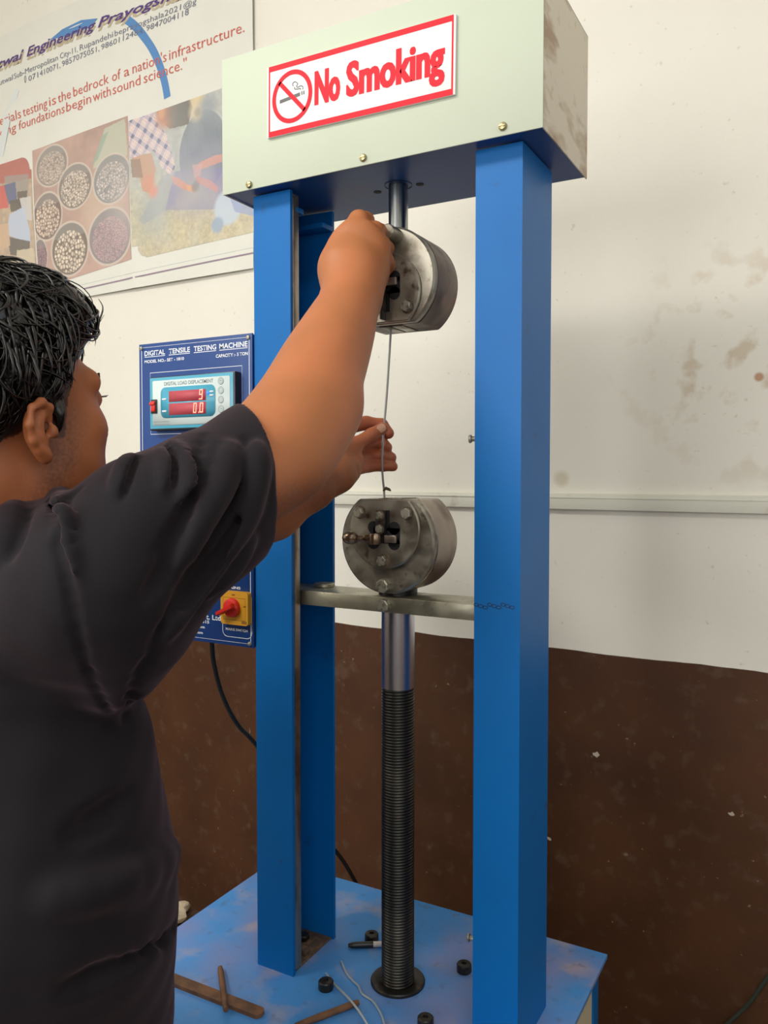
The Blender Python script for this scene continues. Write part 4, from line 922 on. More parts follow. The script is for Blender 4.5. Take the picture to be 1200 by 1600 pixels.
# ---------------------------------------------------------------- the person: smooth surfaces from blended volumes
def smooth_chain(pts, rs, n=5):
    q = spline([(*p, r_) for p, r_ in zip(pts, rs)], n); return [x[:3] for x in q], [x[3] for x in q]
class Field:
    """signed distance field built from blended primitives; meshed by surface nets"""
    def __init__(s): s.ops = []
    def cone(s, a, b, ra, rb, k=.02, op='u', flat=None, f=1.0):
        s.ops.append(('c', op, k, (V3(*a), V3(*b), ra, rb, None if flat is None else V3(*flat)/np.linalg.norm(flat), f))); return s
    def chain(s, pts, rs, k=.02, op='u', flat=None, f=1.0, kin=None):
        for i in range(len(pts)-1):
            s.cone(pts[i], pts[i+1], rs[i], rs[i+1], k if i == 0 or kin is None else kin, op, flat, f)
        return s
    def ell(s, c, r, R=None, k=.02, op='u'):
        s.ops.append(('e', op, k, (V3(*c), V3(*r), np.eye(3) if R is None else R))); return s
    def tri(s, a, b, c, r, k=.02, op='u'):
        s.ops.append(('t', op, k, (V3(*a), V3(*b), V3(*c), r))); return s
    def plane(s, p, n, op='s', k=.004):   # removes the side the normal points to
        n = V3(*n)/np.linalg.norm(n); s.ops.append(('p', op, k, (V3(*p), n))); return s
    @staticmethod
    def prim(kind, a, X):
        if kind == 'c':
            p0, p1, ra, rb, fl, f = a; d = p1-p0; L2 = d @ d+1e-12
            t = np.clip((X-p0) @ d/L2, 0, 1); q = X-p0-t[:, None]*d; n2 = np.einsum('ij,ij->i', q, q)
            if fl is not None: cc = q @ fl; n2 = n2+cc*cc*(1/f**2-1); return (np.sqrt(n2)-(ra+(rb-ra)*t))*(f if f < 1 else 1)
            return np.sqrt(n2)-(ra+(rb-ra)*t)
        if kind == 'e':
            c, r, R = a; q = (X-c) @ R; k0 = np.sqrt((((q/r))**2).sum(1)); k1 = np.sqrt(((q/(r*r))**2).sum(1))+1e-9
            return k0*(k0-1)/k1
        if kind == 't':
            A, B, Cc, r = a; ba = B-A; cb = Cc-B; ac = A-Cc; n = np.cross(ba, ac); pa = X-A; pb_ = X-B; pc_ = X-Cc
            s1 = np.sign(pa @ np.cross(ba, n)); s2 = np.sign(pb_ @ np.cross(cb, n)); s3 = np.sign(pc_ @ np.cross(ac, n))
            ins = (s1+s2+s3) < 2
            def seg(p, e): t = np.clip(p @ e/(e @ e), 0, 1); q = p-t[:, None]*e; return np.einsum('ij,ij->i', q, q)
            e = np.minimum(np.minimum(seg(pa, ba), seg(pb_, cb)), seg(pc_, ac)); m_ = (pa @ n)**2/(n @ n)
            return np.sqrt(np.where(ins, e, m_))-r
        if kind == 'p': return -((X-a[0]) @ a[1])
    def ev(s, X, ops=None):
        D = np.full(len(X), 1.0)
        for kind, op, k, a in (s.ops if ops is None else ops):
            d = s.prim(kind, a, X)
            if op == 'u':
                h = np.maximum(k-np.abs(D-d), 0)/k; D = np.minimum(D, d)-h*h*k*.25
            elif op == 's':
                d = -d; h = np.maximum(k-np.abs(D-d), 0)/k; D = np.maximum(D, d)+h*h*k*.25
        return D
    def mesh(s, lo, hi, h, disp=None, B=14):
        lo = V3(*lo); n = np.ceil((V3(*hi)-lo)/h/B).astype(int)*B; G = np.ones(n+1, np.float32)
        ii = [np.arange(0, m, B) for m in n]; cs = np.stack(np.meshgrid(*ii, indexing='ij'), -1).reshape(-1, 3)
        cen = lo+(cs+B/2)*h; R = B*h*.87+.006
        pd = [s.prim(kk, aa, cen) for kk, _, _, aa in s.ops]
        Dc = s.ev(cen); o = np.arange(B+1); ox, oy, oz = np.meshgrid(o, o, o, indexing='ij'); off = np.stack([ox, oy, oz], -1).reshape(-1, 3)
        act = np.abs(Dc) < R*1.6+.02
        for i in range(len(cs)):
            c = cs[i]; sl = tuple(slice(c[j], c[j]+B+1) for j in range(3))
            if not act[i]:
                G[sl] = np.sign(Dc[i]); continue
        for i in np.nonzero(act)[0]:
            c = cs[i]; sl = tuple(slice(c[j], c[j]+B+1) for j in range(3))
            ops = [q for q, dd_ in zip(s.ops, pd) if dd_[i] < R+q[2]+.012]
            X = lo+(off+c)*h; D = s.ev(X, ops) if ops else np.full(len(X), 1.)
            if disp is not None: D = D-disp(X)
            G[sl] = D.reshape(B+1, B+1, B+1)
        sg = G < 0
        nx, ny, nz = G.shape; cid = {}
        # cells that the surface crosses
        c8 = [sg[a:nx-1+a, b_:ny-1+b_, c_:nz-1+c_] for a in (0, 1) for b_ in (0, 1) for c_ in (0, 1)]
        anyv = c8[0].copy(); allv = c8[0].copy()
        for q in c8[1:]: anyv |= q; allv &= q
        cells_ = np.argwhere(anyv & ~allv); del anyv, allv, c8
        idx = np.full((nx-1, ny-1, nz-1), -1, np.int32); idx[cells_[:, 0], cells_[:, 1], cells_[:, 2]] = np.arange(len(cells_))
        acc = np.zeros((len(cells_), 3)); cnt = np.zeros(len(cells_))
        corner = lambda a, b_, c_: G[cells_[:, 0]+a, cells_[:, 1]+b_, cells_[:, 2]+c_].astype(float)
        for ax in range(3):
            for u_ in (0, 1):
                for v_ in (0, 1):
                    a = [0, 0, 0]; o1, o2 = [q for q in range(3) if q != ax]; a[o1] = u_; a[o2] = v_; b_ = list(a); b_[ax] = 1
                    g0 = corner(*a); g1 = corner(*b_); cr = (g0 < 0) != (g1 < 0); t = np.where(cr, g0/(g0-g1+1e-20), 0)
                    p = np.tile(np.array(a, float), (len(cells_), 1)); p[:, ax] = t; acc += p*cr[:, None]; cnt += cr
        V = lo+(cells_+acc/np.maximum(cnt, 1)[:, None])*h
        F = []
        for ax in range(3):
            o1, o2 = [(1, 2), (2, 0), (0, 1)][ax]; sl0 = [slice(None)]*3; sl1 = [slice(None)]*3; sl0[ax] = slice(0, -1); sl1[ax] = slice(1, None)
            e = np.argwhere(sg[tuple(sl0)] != sg[tuple(sl1)]); e = e[(e[:, o1] > 0) & (e[:, o2] > 0) & (e[:, o1] < G.shape[o1]-1) & (e[:, o2] < G.shape[o2]-1)]
            ins = sg[e[:, 0], e[:, 1], e[:, 2]]
            q = []
            for (du, dv) in ((-1, -1), (0, -1), (0, 0), (-1, 0)):
                c = e.copy(); c[:, o1] += du; c[:, o2] += dv; q.append(idx[c[:, 0], c[:, 1], c[:, 2]])
            q = np.stack(q, 1); q[~ins] = q[~ins][:, ::-1]; F.append(q)
        F = np.concatenate(F); F = F[(F >= 0).all(1)]
        return V, F
    def hit(s, px, py, d0=.4, d1=1.6):
        """depth at which the ray through a picture point meets the surface (to lay seams and locks on it)"""
        r = ray(px, py); d = d0
        for _ in range(90):
            v = s.ev((CAM+d*r)[None])[0]
            if v < .0006: return CAM+d*r
            d += max(v*.8, .0006)
            if d > d1: return None
        return CAM+d*r
def np_mesh(name, V, F, m, parent, smooth_iter=0, col=None, **k):
    if smooth_iter:
        e = np.concatenate([F[:, [0, 1]], F[:, [1, 2]], F[:, [2, 3]], F[:, [3, 0]]])
        for it in range(smooth_iter):
            a = np.zeros_like(V); c = np.zeros(len(V)); lam = .5 if it % 2 == 0 else -.52
            for x, y in ((0, 1), (1, 0)):
                for ax in range(3): a[:, ax] += np.bincount(e[:, x], V[e[:, y], ax], len(V))
                c += np.bincount(e[:, x], minlength=len(V))
            V = V+lam*(a/np.maximum(c, 1)[:, None]-V)
    me = bpy.data.meshes.new(name); nF = len(F); me.vertices.add(len(V)); me.vertices.foreach_set('co', V.astype(np.float32).ravel())
    me.loops.add(nF*4); me.loops.foreach_set('vertex_index', F.astype(np.int32).ravel()); me.polygons.add(nF)
    me.polygons.foreach_set('loop_start', np.arange(0, nF*4, 4, dtype=np.int32)); me.polygons.foreach_set('loop_total', np.full(nF, 4, np.int32))
    me.update(calc_edges=True); me.validate()
    me.polygons.foreach_set('use_smooth', np.ones(nF, bool))
    if col is not None:
        ca = me.color_attributes.new('tone', 'FLOAT_COLOR', 'POINT'); c4 = np.ones((len(V), 4), np.float32); c4[:, :3] = col(V); ca.data.foreach_set('color', c4.ravel())
    return tag(link_mesh(name, me, m, parent), **k)

def camp(x, d, z): return _r0*x+_f0*d+V3(0, 0, z)      # metres to the right of / away from the photographer, height
FWD = _r0*.60+_f0*.80; RGT = _r0*.80-_f0*.60; LFT = -RGT   # where the man faces, his right
# ---- head frame (origin between the ears); slightly raised chin
HO = camp(-.402, .850, 1.560)
tl_ = math.radians(4); HFW = _r0*.51+_f0*.860; HF = HFW*math.cos(tl_)+_z*math.sin(tl_); HU = _z*math.cos(tl_)-HFW*math.sin(tl_); HR = _r0*.860-_f0*.51
HM = np.stack([HR, HF, HU], 1)
HS = 1.04
hd = lambda x, y, z: HO+(HR*x+HF*y+HU*z)*HS
hr = lambda *r: tuple(q*HS for q in r)
BD = Field()
# torso inside the shirt
BD.cone(camp(-.445, .86, 1.20), camp(-.45, .87, 1.33), .125, .12, .05, flat=FWD, f=.72)
BD.cone(camp(-.43, .87, .93), camp(-.445, .86, 1.20), .135, .125, .06, flat=FWD, f=.78)
NB = camp(-.448, .850, 1.425)
BD.cone(camp(-.30, .80, 1.375), camp(-.53, .965, 1.375), .055, .055, .06)
# neck
BD.cone(NB, hd(0, -.020, -.045), .070, .060, .045)
BD.cone(NB+V3(0, 0, -.01), camp(-.345, .82, 1.40), .05, .045, .05)
BD.ell(hd(0, -.055, -.075), hr(.055, .035, .022), HM, .03)      # roll at the nape
# skull, face
BD.ell(hd(0, -.022, .045), hr(.075, .096, .084), HM, .03)
BD.ell(hd(0, .042, -.010), hr(.066, .062, .092), HM, .03)
BD.ell(hd(0, .026, -.068), hr(.063, .056, .045), HM, .035)      # jaw
BD.ell(hd(.042, .040, -.058), hr(.033, .037, .050), HM, .03); BD.ell(hd(-.042, .040, -.058), hr(.033, .037, .050), HM, .03)
BD.ell(hd(0, .045, -.090), hr(.045, .045, .026), HM, .03)      # under the chin
BD.ell(hd(0, .088, -.092), hr(.022, .018, .018), HM, .02)
for s_ in (1, -1):
    BD.cone(hd(.012*s_, .098, .037), hd(.047*s_, .076, .034), .011, .011, .016)
    BD.ell(hd(.046*s_, .064, -.014), hr(.021, .021, .018), HM, .022)
    BD.ell(hd(.033*s_, .106, .016), hr(.017, .014, .013), HM, .012, 's')
    BD.ell(hd(.033*s_, .085, .016), hr(.0135, .0135, .0125), HM, .004)
BD.cone(hd(0, .100, .030), hd(0, .121, -.016), .008, .0125, .014)
for s_ in (1, -1): BD.ell(hd(.012*s_, .112, -.022), hr(.009, .011, .008), HM, .008)
BD.cone(hd(-.016, .101, -.052), hd(.016, .101, -.052), .008, .008, .008); BD.cone(hd(-.014, .099, -.064), hd(.014, .099, -.064), .009, .009, .006)
BD.cone(hd(-.020, .113, -.0575), hd(.020, .113, -.0575), .0018, .0018, .004, 's')
# ears
def ear(sd):
    x0 = .078*sd; e = lambda y, z, o=0.0: hd(x0+sd*(o*.72), y*.74-.009, z*.74-.0165)
    BD.ell(e(-.012, .002, .006), hr(.007, .014, .022), HM, .010)
    rim = [(.010, .012, .002), (.007, .029, .008), (-.008, .036, .014), (-.024, .028, .018), (-.031, .008, .019), (-.025, -.012, .015), (-.014, -.025, .010), (-.002, -.034, .006)]
    BD.chain([e(*q) for q in rim], [.0030, .0036, .0038, .0038, .0038, .0038, .0046, .0052], .005)
    BD.ell(e(-.004, -.031, .006), hr(.0052, .007, .0080), HM, .006)       # lobe
    BD.chain([e(-.004, .022, .009), e(-.016, .010, .013), e(-.014, -.008, .012), e(-.006, -.016, .010)], [.0026, .003, .003, .0028], .003)
    BD.ell(e(.003, .003, .013), hr(.008, .0062, .0105), HM, .003, 's')     # concha
    BD.ell(e(-.021, .014, .0195), hr(.0036, .003, .010), HM, .003, 's')
    BD.ell(e(.012, -.002, .007), hr(.0045, .0045, .0065), HM, .005)          # tragus
ear(1); ear(-1)
# ---- right arm (near): shoulder, elbow, wrist
SHR = camp(-.262, .775, 1.395)
EL = P(476, 652, .965); WR = P(550, 462, 1.105)
q, rr = smooth_chain([SHR, P(325, 775, .85), P(395, 735, .900), P(440, 690, .935), P(474, 640, .970), P(503, 575, 1.018), P(530, 515, 1.062), WR, P(553, 430, 1.124)], [.060, .0545, .0555, .0560, .0550, .0505, .0425, .0340, .0345])
BD.chain(q, rr, .03, kin=.012)
BD.cone(P(452, 720, .93), P(505, 640, .985), .040, .042, .03)
# right hand: back of the hand seen, fingers closing away round the lever
hp = lambda x, y, d: P(x, y, d)
BD.cone(WR, hp(553, 432, 1.122), .0335, .036, .02, flat=(ray(553, 432)), f=.80)
BD.cone(hp(548, 415, 1.128), hp(560, 385, 1.135), .0400, .0375, .022, flat=ray(553, 400), f=.62)
BD.cone(hp(529, 418, 1.138), hp(535, 390, 1.142), .018, .016, .02)                # thumb mount on the left edge
BD.cone(hp(582, 420, 1.138), hp(586, 395, 1.142), .020, .019, .018)
BD.chain([hp(545, 378, 1.134), hp(561, 345, 1.142), hp(571, 345, 1.164), hp(578, 362, 1.178)], [.0170, .0140, .0120, .0100], .010, kin=.006)
BD.chain([hp(566, 382, 1.134), hp(586, 361, 1.146), hp(594, 363, 1.166), hp(590, 385, 1.178)], [.0160, .0125, .0112, .0095], .007, kin=.006)
BD.chain([hp(577, 398, 1.138), hp(597, 384, 1.150), hp(603, 388, 1.168), hp(596, 408, 1.178)], [.0160, .0118, .0108, .0092], .006, kin=.006)
BD.chain([hp(582, 418, 1.142), hp(602, 408, 1.153), hp(606, 414, 1.168), hp(598, 430, 1.178)], [.0160, .0112, .0100, .0085], .006, kin=.006)
BD.chain([hp(529, 408, 1.142), hp(537, 376, 1.156), hp(546, 362, 1.176), hp(556, 375, 1.182)], [.0170, .0125, .0115, .0095], .012, kin=.006)   # thumb behind
# creases between the knuckles
BD.cone(hp(579, 354, 1.134), hp(568, 364, 1.124), .0030, .0014, .004, 's')
BD.cone(hp(604, 398, 1.140), hp(592, 404, 1.126), .0026, .0010, .004, 's')
BD.cone(hp(600, 374, 1.138), hp(588, 382, 1.126), .0028, .0012, .004, 's')
# ---- left arm (far) and the hand that holds the wire
SHL = camp(-.560, 1.000, 1.385); ELL = P(232, 862, 1.045); WL = P(487, 762, 1.140)
BD.chain([SHL, ELL], [.062, .045], .05)
BD.chain([ELL, P(330, 828, 1.085), P(425, 795, 1.118), WL], [.045, .047, .0400, .0275], .02)
lp = lambda x, y, d: P(x, y, d)
BD.cone(WL, lp(520, 738, 1.165), .0275, .0265, .02, flat=ray(505, 745)+_z*.1, f=.75)
BD.cone(lp(528, 742, 1.170), lp(548, 722, 1.195), .0215, .0200, .018, flat=ray(535, 735), f=.80)      # palm
BD.cone(lp(521, 757, 1.158), lp(548, 738, 1.185), .0105, .0105, .014)                               # heel
BD.cone(lp(528, 700, 1.192), lp(545, 690, 1.208), .0120, .0090, .014)
BD.cone(lp(505, 722, 1.168), lp(535, 698, 1.188), .0190, .0135, .016)                               # ball of the thumb
BD.chain([lp(520, 710, 1.178), lp(553, 697, 1.198), lp(580, 680, 1.210), lp(598, 669, 1.2165)], [.0160, .0115, .0098, .0088], .010, kin=.005)   # thumb
BD.chain([lp(515, 690, 1.195), lp(540, 667, 1.222), lp(572, 661, 1.240), lp(596, 664, 1.2460), lp(607, 677, 1.2445)], [.0150, .0122, .0105, .0098, .0088], .010, kin=.004)   # index
BD.chain([lp(535, 706, 1.217), lp(568, 698, 1.246), lp(596, 691, 1.256), lp(604, 699, 1.250)], [.0130, .0098, .0090, .0088], .008, kin=.004)   # middle
BD.chain([lp(542, 722, 1.208), lp(575, 714, 1.244), lp(600, 712, 1.254), lp(611, 715, 1.252)], [.0120, .0095, .0092, .0086], .005, kin=.004)   # ring
BD.chain([lp(542, 736, 1.203), lp(575, 729, 1.238), lp(598, 728, 1.250), lp(614, 729, 1.250)], [.0110, .0088, .0082, .0076], .005, kin=.004)   # little finger
BD.cone(lp(556, 706, 1.170), lp(560, 738, 1.172), .0010, .0010, .006, 's')

# ---- hair volume, following the skull
HA = Field()
HA.ell(hd(0, -.026, .056), hr(.088, .104, .094), HM, .02)
HA.ell(hd(0, .040, .098), hr(.072, .060, .046), HM, .03)
HA.ell(hd(0, -.075, .030), hr(.078, .052, .075), HM, .03)
HA.ell(hd(0, .078, -.020), hr(.120, .082, .098), HM, .012, 's')       # face stays free
HA.ell(hd(.092, -.004, -.032), hr(.040, .028, .040), HM, .008, 's'); HA.ell(hd(-.092, -.004, -.032), hr(.040, .028, .040), HM, .008, 's')
HA.ell(hd(0, -.06, -.105), hr(.12, .12, .060), HM, .012, 's')
for s_ in (1, -1): HA.cone(hd(.069*s_, .020, .030), hd(.0705*s_, .016, -.018), .011, .003, .012)    # sideburns

# ---- T-shirt
SHF = Field()
SHF.cone(camp(-.430, .875, .90), camp(-.434, .865, 1.08), .196, .196, .05, flat=FWD, f=.74)
SHF.cone(camp(-.430, .865, 1.08), camp(-.440, .870, 1.30), .200, .165, .06, flat=FWD, f=.70)
SHF.cone(camp(-.311, .845, .93), camp(-.336, .860, 1.20), .080, .080, .06)                # belly in front
SHF.cone(camp(-.285, .790, 1.385), camp(-.545, .985, 1.385), .072, .070, .08)
SHF.cone(camp(-.44, .845, 1.400), camp(-.455, .855, 1.425), .085, .070, .06)
SHF.chain([SHR+_z*.004, P(245, 830, .815), P(320, 785, .858), P(396, 739, .902), P(450, 694, .935)], [.080, .0770, .0720, .0690, .0680], .05, kin=.02)
SHF.tri(P(398, 772, .900), P(196, 978, .80), P(160, 880, .80), .036, .05)
SHF.tri(P(196, 978, .80), P(160, 900, .80), P(120, 1040, .85), .036, .06)
SHF.cone(P(186, 1050, .790), P(176, 970, .775), .026, .038, .03)
SHF.chain([SHL, P(60, 845, 1.03), P(130, 850, 1.035)], [.074, .066, .062], .04)            # far sleeve
ha, hb, hc = P(427, 722, .838), P(384, 640, .885), P(414, 838, .872)
HEMN = np.cross(hb-ha, hc-ha); HEMN /= np.linalg.norm(HEMN); HEMN = HEMN*np.sign(HEMN @ (EL-SHR)); hem_p = ha
# folds: ridges (u) and creases (s) laid on the sleeve and back
def fold(pts, r, op, k, dep=0.0):
    q = [SHF0.hit(*p) for p in pts]; q = [p-ray(*pp)*dep if p is not None else None for p, pp in zip(q, pts)]; q = [x for x in q if x is not None]
    if len(q) > 1:
        q = spline(q, 3); n = len(q); rr = [r*(.35+.65*math.sin(math.pi*(i+.6)/(n+.2))) for i in range(n)]
        for i in range(n-1): SHF.cone(q[i], q[i+1], rr[i], rr[i+1], k, op)
SHF0 = Field(); SHF0.ops = list(SHF.ops)
R_, S_ = 'u', 's'
fold([(270, 693), (292, 722), (296, 755), (288, 785)], .0036, R_, .014); fold([(282, 700), (303, 735), (303, 775), (292, 812)], .0022, S_, .006)
fold([(250, 703), (259, 725), (256, 762)], .0032, R_, .012); fold([(262, 700), (272, 722), (270, 760)], .0018, S_, .006)
fold([(205, 714), (194, 733), (183, 768)], .0038, R_, .013); fold([(214, 716), (204, 742), (192, 780)], .0018, S_, .006)
fold([(118, 748), (96, 762), (92, 785), (99, 830), (113, 892)], .0042, R_, .016); fold([(124, 762), (107, 775), (104, 800), (112, 850)], .0018, S_, .007)
fold([(86, 775), (84, 800), (90, 850), (104, 905), (120, 985), (150, 1075), (172, 1112)], .0026, S_, .008)
fold([(388, 690), (384, 735), (374, 772), (341, 834), (287, 930), (240, 1010)], .0038, S_, .014)
fold([(402, 700), (402, 735), (390, 795), (352, 860), (300, 935), (262, 990)], .0055, R_, .018)
fold([(350, 700), (331, 750), (299, 800), (264, 876), (228, 930)], .0030, S_, .014)
fold([(362, 700), (348, 755), (318, 812), (280, 880)], .0045, R_, .018)
fold([(318, 680), (310, 720), (290, 800), (250, 860)], .0022, S_, .010)
fold([(384, 800), (352, 850), (318, 900), (285, 950)], .0030, S_, .012)
fold([(392, 845), (362, 885), (330, 925)], .0060, R_, .014)
fold([(40, 800), (30, 830), (14, 870)], .0025, S_, .012); fold([(22, 790), (8, 830), (-4, 870)], .006, R_, .016)
fold([(196, 1120), (210, 1070), (238, 1020)], .003, S_, .012)
fold([(262, 1180), (200, 1250), (120, 1300)], .003, S_, .02); fold([(270, 1330), (190, 1380), (90, 1400)], .004, R_, .03); fold([(272, 1450), (200, 1500), (110, 1540)], .003, S_, .02)
# opening of the sleeves, neck and bottom
SHF.plane(hem_p, HEMN, k=.003)
SHF.plane(P(150, 852, 1.036), P(232, 862, 1.045)-P(60, 845, 1.03), k=.003) if False else None
arm_hole = Field()
SHF.chain([P(404, 728, .907), P(440, 690, .935), P(474, 640, .970)], [.0585, .0600, .0600], .004, 's')
SHF.chain([P(60, 845, 1.03), P(160, 855, 1.037)], [.052, .057], .004, 's')
SHF.cone(camp(-.452, .852, 1.452), camp(-.445, .845, 1.60), .060, .100, .006, 's')
SHF.plane((0, 0, .885), (0, 0, -1), k=.003)
SHF.cone((camp(-.435, .875, .80)), camp(-.435, .87, .905), .185, .185, .004, 's', flat=FWD, f=.73)
def shirt_disp(X):
    a, b_, c = X[:, 0], X[:, 1], X[:, 2]
    low = np.clip((1.30-c)/.25, 0, 1)
    return .0016*np.sin(a*31+c*17+np.sin(b_*23))*np.sin(b_*27-c*12) + low*(.0045*np.sin(c*26+a*14+1.6*np.sin(b_*9+a*6))*np.sin(a*11+b_*13+.7)) + .0007*np.sin(a*95+c*60)*np.sin(c*80-b_*70)

man = thing('person', 'man in a dark T-shirt with wet black hair reaching up to the upper grip', 'person', camp(-.43, .88, 0))
V, F = BD.mesh((-1.05, .30, .90), (-.30, 1.28, 1.90), .0022)
def tone(X):
    q = (X-HO) @ HM/HS; c = np.ones((len(X), 3))
    n = np.random.RandomState(4).rand(len(X))
    sg_ = lambda v, a, b_: 1/(1+np.exp(-(v-a)/b_))
    ax = np.abs(q[:, 0])
    beard = np.exp(-((q[:, 1]-.030+np.clip(q[:, 2], -.1, 0)*-.35)/.022)**2)*sg_(-q[:, 2], -.010, .012)*sg_(q[:, 2], -.135, .01)*sg_(ax, .045, .008)
    beard = np.maximum(beard*.75, .55*sg_(q[:, 1], .045, .012)*sg_(-q[:, 2], .078, .008)*sg_(q[:, 2], -.14, .01))
    beard *= (.75+.5*n)
    beard = np.clip(beard, 0, .85)[:, None]
    c = c*(1-beard)+np.array((.22, .20, .24))*beard
    lips = (np.exp(-(((ax)/.022)**4))*np.exp(-((q[:, 2]+.058)/.011)**4)*sg_(q[:, 1], .098, .003))[:, None]; c = c*(1-.5*lips)+np.array((.75, .45, .5))*.5*lips
    scalp = (HA.ev(X) < .004)[:, None]; c = np.where(scalp, np.array((.16, .13, .14)), c)
    # forearms and hands: redder fingertips of the far hand, browner far arm
    far = sg_(X @ _f0, 1.19, .012)*sg_(1.60-X[:, 2], 0, .01); c = c*(1-far[:, None])+np.array((.80, .60, .70))*far[:, None]
    head = (np.linalg.norm(X-HO, axis=1) < .19)[:, None]; c = np.where(head, c*np.array((.86, .80, .78)), c)
    return c
body = np_mesh('body', V, F, M['skin'], man, 2, tone)
V, F = SHF.mesh((-1.25, .22, .87), (-.45, 1.08, 1.56), .0030, shirt_disp)
shirt = np_mesh('t_shirt', V, F, M['shirt'], man, 2)
# seam lines of the sleeve hem
def hair_disp(X):
    q = (X-HO) @ HM
    return .0035*np.sin(q[:, 1]*120+np.sin(q[:, 2]*60)*2)*np.sin(q[:, 0]*90+q[:, 2]*70)+.002*np.sin(q[:, 0]*260+q[:, 1]*230)*np.sin(q[:, 2]*180)
V, F = HA.mesh(HO-.17, HO+.20, .0030, hair_disp)
hairm = np_mesh('hair', V, F, M['hair'], man, 2)
# locks of hair: thick wet strands that follow the skull and curl at the end
rs = np.random.RandomState(11); b = MB()
def surf_out(p, base=.004):
    """push a point to just outside the hair volume / skull"""
    return p
def grad(Fd, p):
    e = .002; X = np.array([p+V3(e, 0, 0), p-V3(e, 0, 0), p+V3(0, e, 0), p-V3(0, e, 0), p+V3(0, 0, e), p-V3(0, 0, e)]); v = Fd.ev(X)
    g = V3(v[0]-v[1], v[2]-v[3], v[4]-v[5]); return g/(np.linalg.norm(g)+1e-9)
HC = Field(); HC.ops = [o for o in HA.ops if o[1] == 'u']
FACE = Field(); FACE.ops = [('e', 'u', o[2], o[3]) for o in HA.ops if o[1] == 's']
N_L = 760; roots = []
while len(roots) < N_L:
    v = rs.normal(size=3); v /= np.linalg.norm(v)
    q = hd(v[0]*.082, -.02+v[1]*.10, .055+v[2]*.09)
    if v[2] < -.55 or FACE.ev(q[None])[0] < .008: continue
    roots.append((q, v))
whorl = hd(.0, -.07, .125)
for q, v in roots:
    p = q.copy(); n = grad(HC, p); vv = HC.ev(p[None])[0]; p = p-n*(vv-.0005)
    d0 = p-whorl; d0 = d0-n*(d0 @ n); d0 /= (np.linalg.norm(d0)+1e-6)
    dirn = d0*.75+HF*.25-HU*.35+rs.normal(size=3)*.42; L = rs.uniform(.040, .095); steps = 10; pts = [p-n*.004]
    curl = rs.uniform(-1, 1)*.60; lift = rs.uniform(.0005, .0085)
    for k in range(steps):
        n = grad(HC, p); dirn = dirn-n*(dirn @ n)*.9; dirn /= np.linalg.norm(dirn)+1e-9
        side = np.cross(n, dirn); dirn = dirn+side*curl*.45+np.array([0, 0, -.06]); dirn /= np.linalg.norm(dirn)
        p = p+dirn*L/steps; vv = HC.ev(p[None])[0]; tgt = lift*math.sin(math.pi*min(1, (k+1)/steps*.9))+.0008
        if FACE.ev(p[None])[0] < .003: break
        p = p-n*(vv-tgt)*.9; pts.append(p.copy())
    if len(pts) < 4: continue
    m_ = len(pts); r0 = rs.uniform(.0007, .0030); b.tube(pts, [r0*(1.05-(k/(m_-1))**2) for k in range(m_)], 5, flat=.6)
# single strands of the fringe and side, as seen
def strand(pts, r, d=None):
    q = spline([P(*p) for p in pts], 5); n = len(q); b.tube(q, [r*(1-.85*(i/(n-1))**1.5) for i in range(n)], 6)
strand([(95, 478, .93), (112, 500, .92), (126, 535, .915), (128, 562, .91), (116, 585, .90), (98, 602, .88)], .0024)
strand([(100, 470, .93), (116, 500, .925), (122, 540, .91), (112, 575, .90), (100, 596, .885)], .0018)
strand([(112, 520, .93), (132, 522, .935), (150, 508, .94), (159, 490, .945), (160, 478, .948), (154, 467, .95)], .0020)
strand([(112, 524, .93), (135, 522, .935), (152, 508, .94), (163, 492, .945)], .0013)
strand([(60, 432, .92), (95, 438, .925), (118, 452, .93), (129, 470, .935), (130, 482, .94)], .0022)
strand([(20, 414, .90), (50, 412, .91), (78, 424, .915), (100, 442, .92)], .0014)
strand([(96, 440, .92), (110, 462, .925), (128, 485, .93), (146, 495, .935)], .0020)
strand([(90, 455, .92), (115, 478, .925), (136, 500, .93), (148, 505, .93)], .0024)
strand([(80, 430, .92), (112, 470, .93), (126, 500, .935), (138, 522, .94)], .0026)
for k in range(26):
    x0 = rs.uniform(30, 95); y0 = 418+.35*(x0-30)+rs.uniform(0, 30)
    strand([(x0, y0, .90), (x0+22, y0+rs.uniform(8, 24), .905), (x0+36, y0+rs.uniform(34, 55), .91), (min(x0+44, 130)+rs.uniform(-12, 6), y0+rs.uniform(60, 90), .905)], rs.uniform(.0016, .0030))
for k in range(60):
    x0 = rs.uniform(0, 110); y0 = rs.uniform(440, 560)
    s0 = HA.hit(x0, y0)
    if s0 is None: continue
    dd0 = (s0-CAM) @ FW-.003; c_ = rs.uniform(-14, 18)
    strand([(x0, y0, dd0), (x0+c_*.6, y0+22, dd0-.004), (x0+c_, y0+46, dd0-.003), (x0+c_*.6, y0+68, dd0)], rs.uniform(.0012, .0026))
b.build('hair_locks', M['hair'], man, kind='stuff', angle=180)
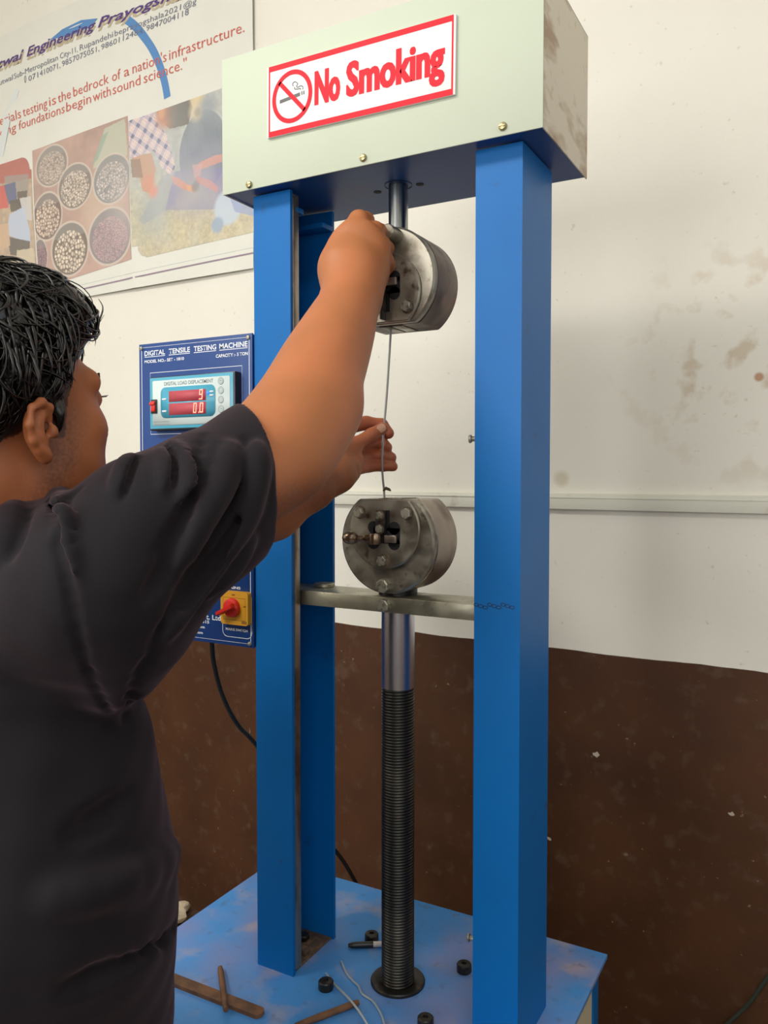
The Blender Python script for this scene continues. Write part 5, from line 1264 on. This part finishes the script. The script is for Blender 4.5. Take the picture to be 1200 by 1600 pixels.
# eyes, brows, lashes
for s_ in (1, -1):
    b = MB(); b.lathe(hd(.033*s_, .087-.0112, .016), HF, [(0, -.001)]+[(.0118*math.sin(math.pi*k/10), .0118*(1-math.cos(math.pi*k/10))) for k in range(1, 10)]+[(0, .0236)], 20); e = b.build('eye', M['eye'], man)
    b = MB(); b.lathe(hd(.033*s_, .087, .016), HF, [(.0056, .0100), (.0040, .0116), (0, .0122)], 16); b.build('iris', M['iris'], e)
    b = MB()
    for k in range(46):
        t = rs.rand(); p = hd((.014+.036*t)*s_, .1075-.022*t**1.6-.004, .0335+.006*math.sin(math.pi*t*.8)+rs.uniform(-.003, .003)); b.tube([p, p+HR*s_*.005+HU*.001+HF*.0006, p+HR*s_*.008-HU*.0006-HF*.001], [.0006, .0005, .0001], 4)
    b.build('eyebrow', M['hair'], man, kind='stuff')
    b = MB()
    for k in range(18):
        t = k/17; p = hd((.022+.023*t)*s_, .0990-.006*t, .0185); b.tube([p, p+HF*.004-HU*.0006+HR*s_*.001*t, p+HF*.007+HU*.0015+HR*s_*.002*t], [.00035, .0003, .0001], 4)
    b.build('eyelashes', M['hair'], man, kind='stuff')
# thumb nail of the far hand
tip = BD.hit(596, 669)
if tip is not None:
    rr = ray(596, 669); rr = rr/np.linalg.norm(rr); ax = P(606, 664, 1.2165)-P(590, 674, 1.2165); ax /= np.linalg.norm(ax); sd_ = np.cross(rr, ax); b = MB(); pts = []
    for k in range(14):
        t = 2*math.pi*k/14; u_ = math.cos(t); v_ = math.sin(t); pts.append(tip-rr*(.0012-.0016*v_*v_)+ax*.0068*(abs(u_)**.7*np.sign(u_))+sd_*.0062*(abs(v_)**.8*np.sign(v_)))
    top = [p-rr*.0004 for p in pts]; b._add(pts+top+[tip-rr*.0018], [(i, (i+1) % 14, 14+(i+1) % 14, 14+i) for i in range(14)]+[(14+i, 14+(i+1) % 14, 28) for i in range(14)]); b.build('thumb_nail', M['nail'], man)
# trousers and shoes (below the picture)
TR = Field(); TR.cone(camp(-.435, .875, .90), camp(-.435, .875, .96), .150, .150, .03, flat=FWD, f=.74)
legs = []
for s_ in (1, -1):
    h_ = camp(-.435, .875, 0)+RGT*.085*s_; ft = camp(-.435, .86, 0)+RGT*.125*s_+FWD*(.03 if s_ > 0 else -.04)
    TR.chain([h_+_z*.88, (h_+ft)/2+_z*.50+FWD*.02, ft+_z*.075], [.100, .072, .060], .04, kin=.02); legs.append(ft)
V, F = TR.mesh((-1.15, .28, .03), (-.42, .95, 1.12), .006)
np_mesh('trousers', V, F, M['trouser'], man, 2)
for s_, ft in zip((1, -1), legs):
    SF = Field(); SF.cone(ft+_z*.05-FWD*.045, ft+_z*.040+FWD*.130, .050, .040, .03, flat=(0, 0, 1), f=.9); SF.cone(ft+_z*.06, ft+_z*.10-FWD*.01, .050, .048, .03)
    SF.plane((0, 0, .001), (0, 0, -1), k=.004); V, F = SF.mesh(ft+V3(-.22, -.22, -.01), ft+V3(.22, .24, .17), .004)
    np_mesh('shoe', V, F, M['shoe'], man, 2)
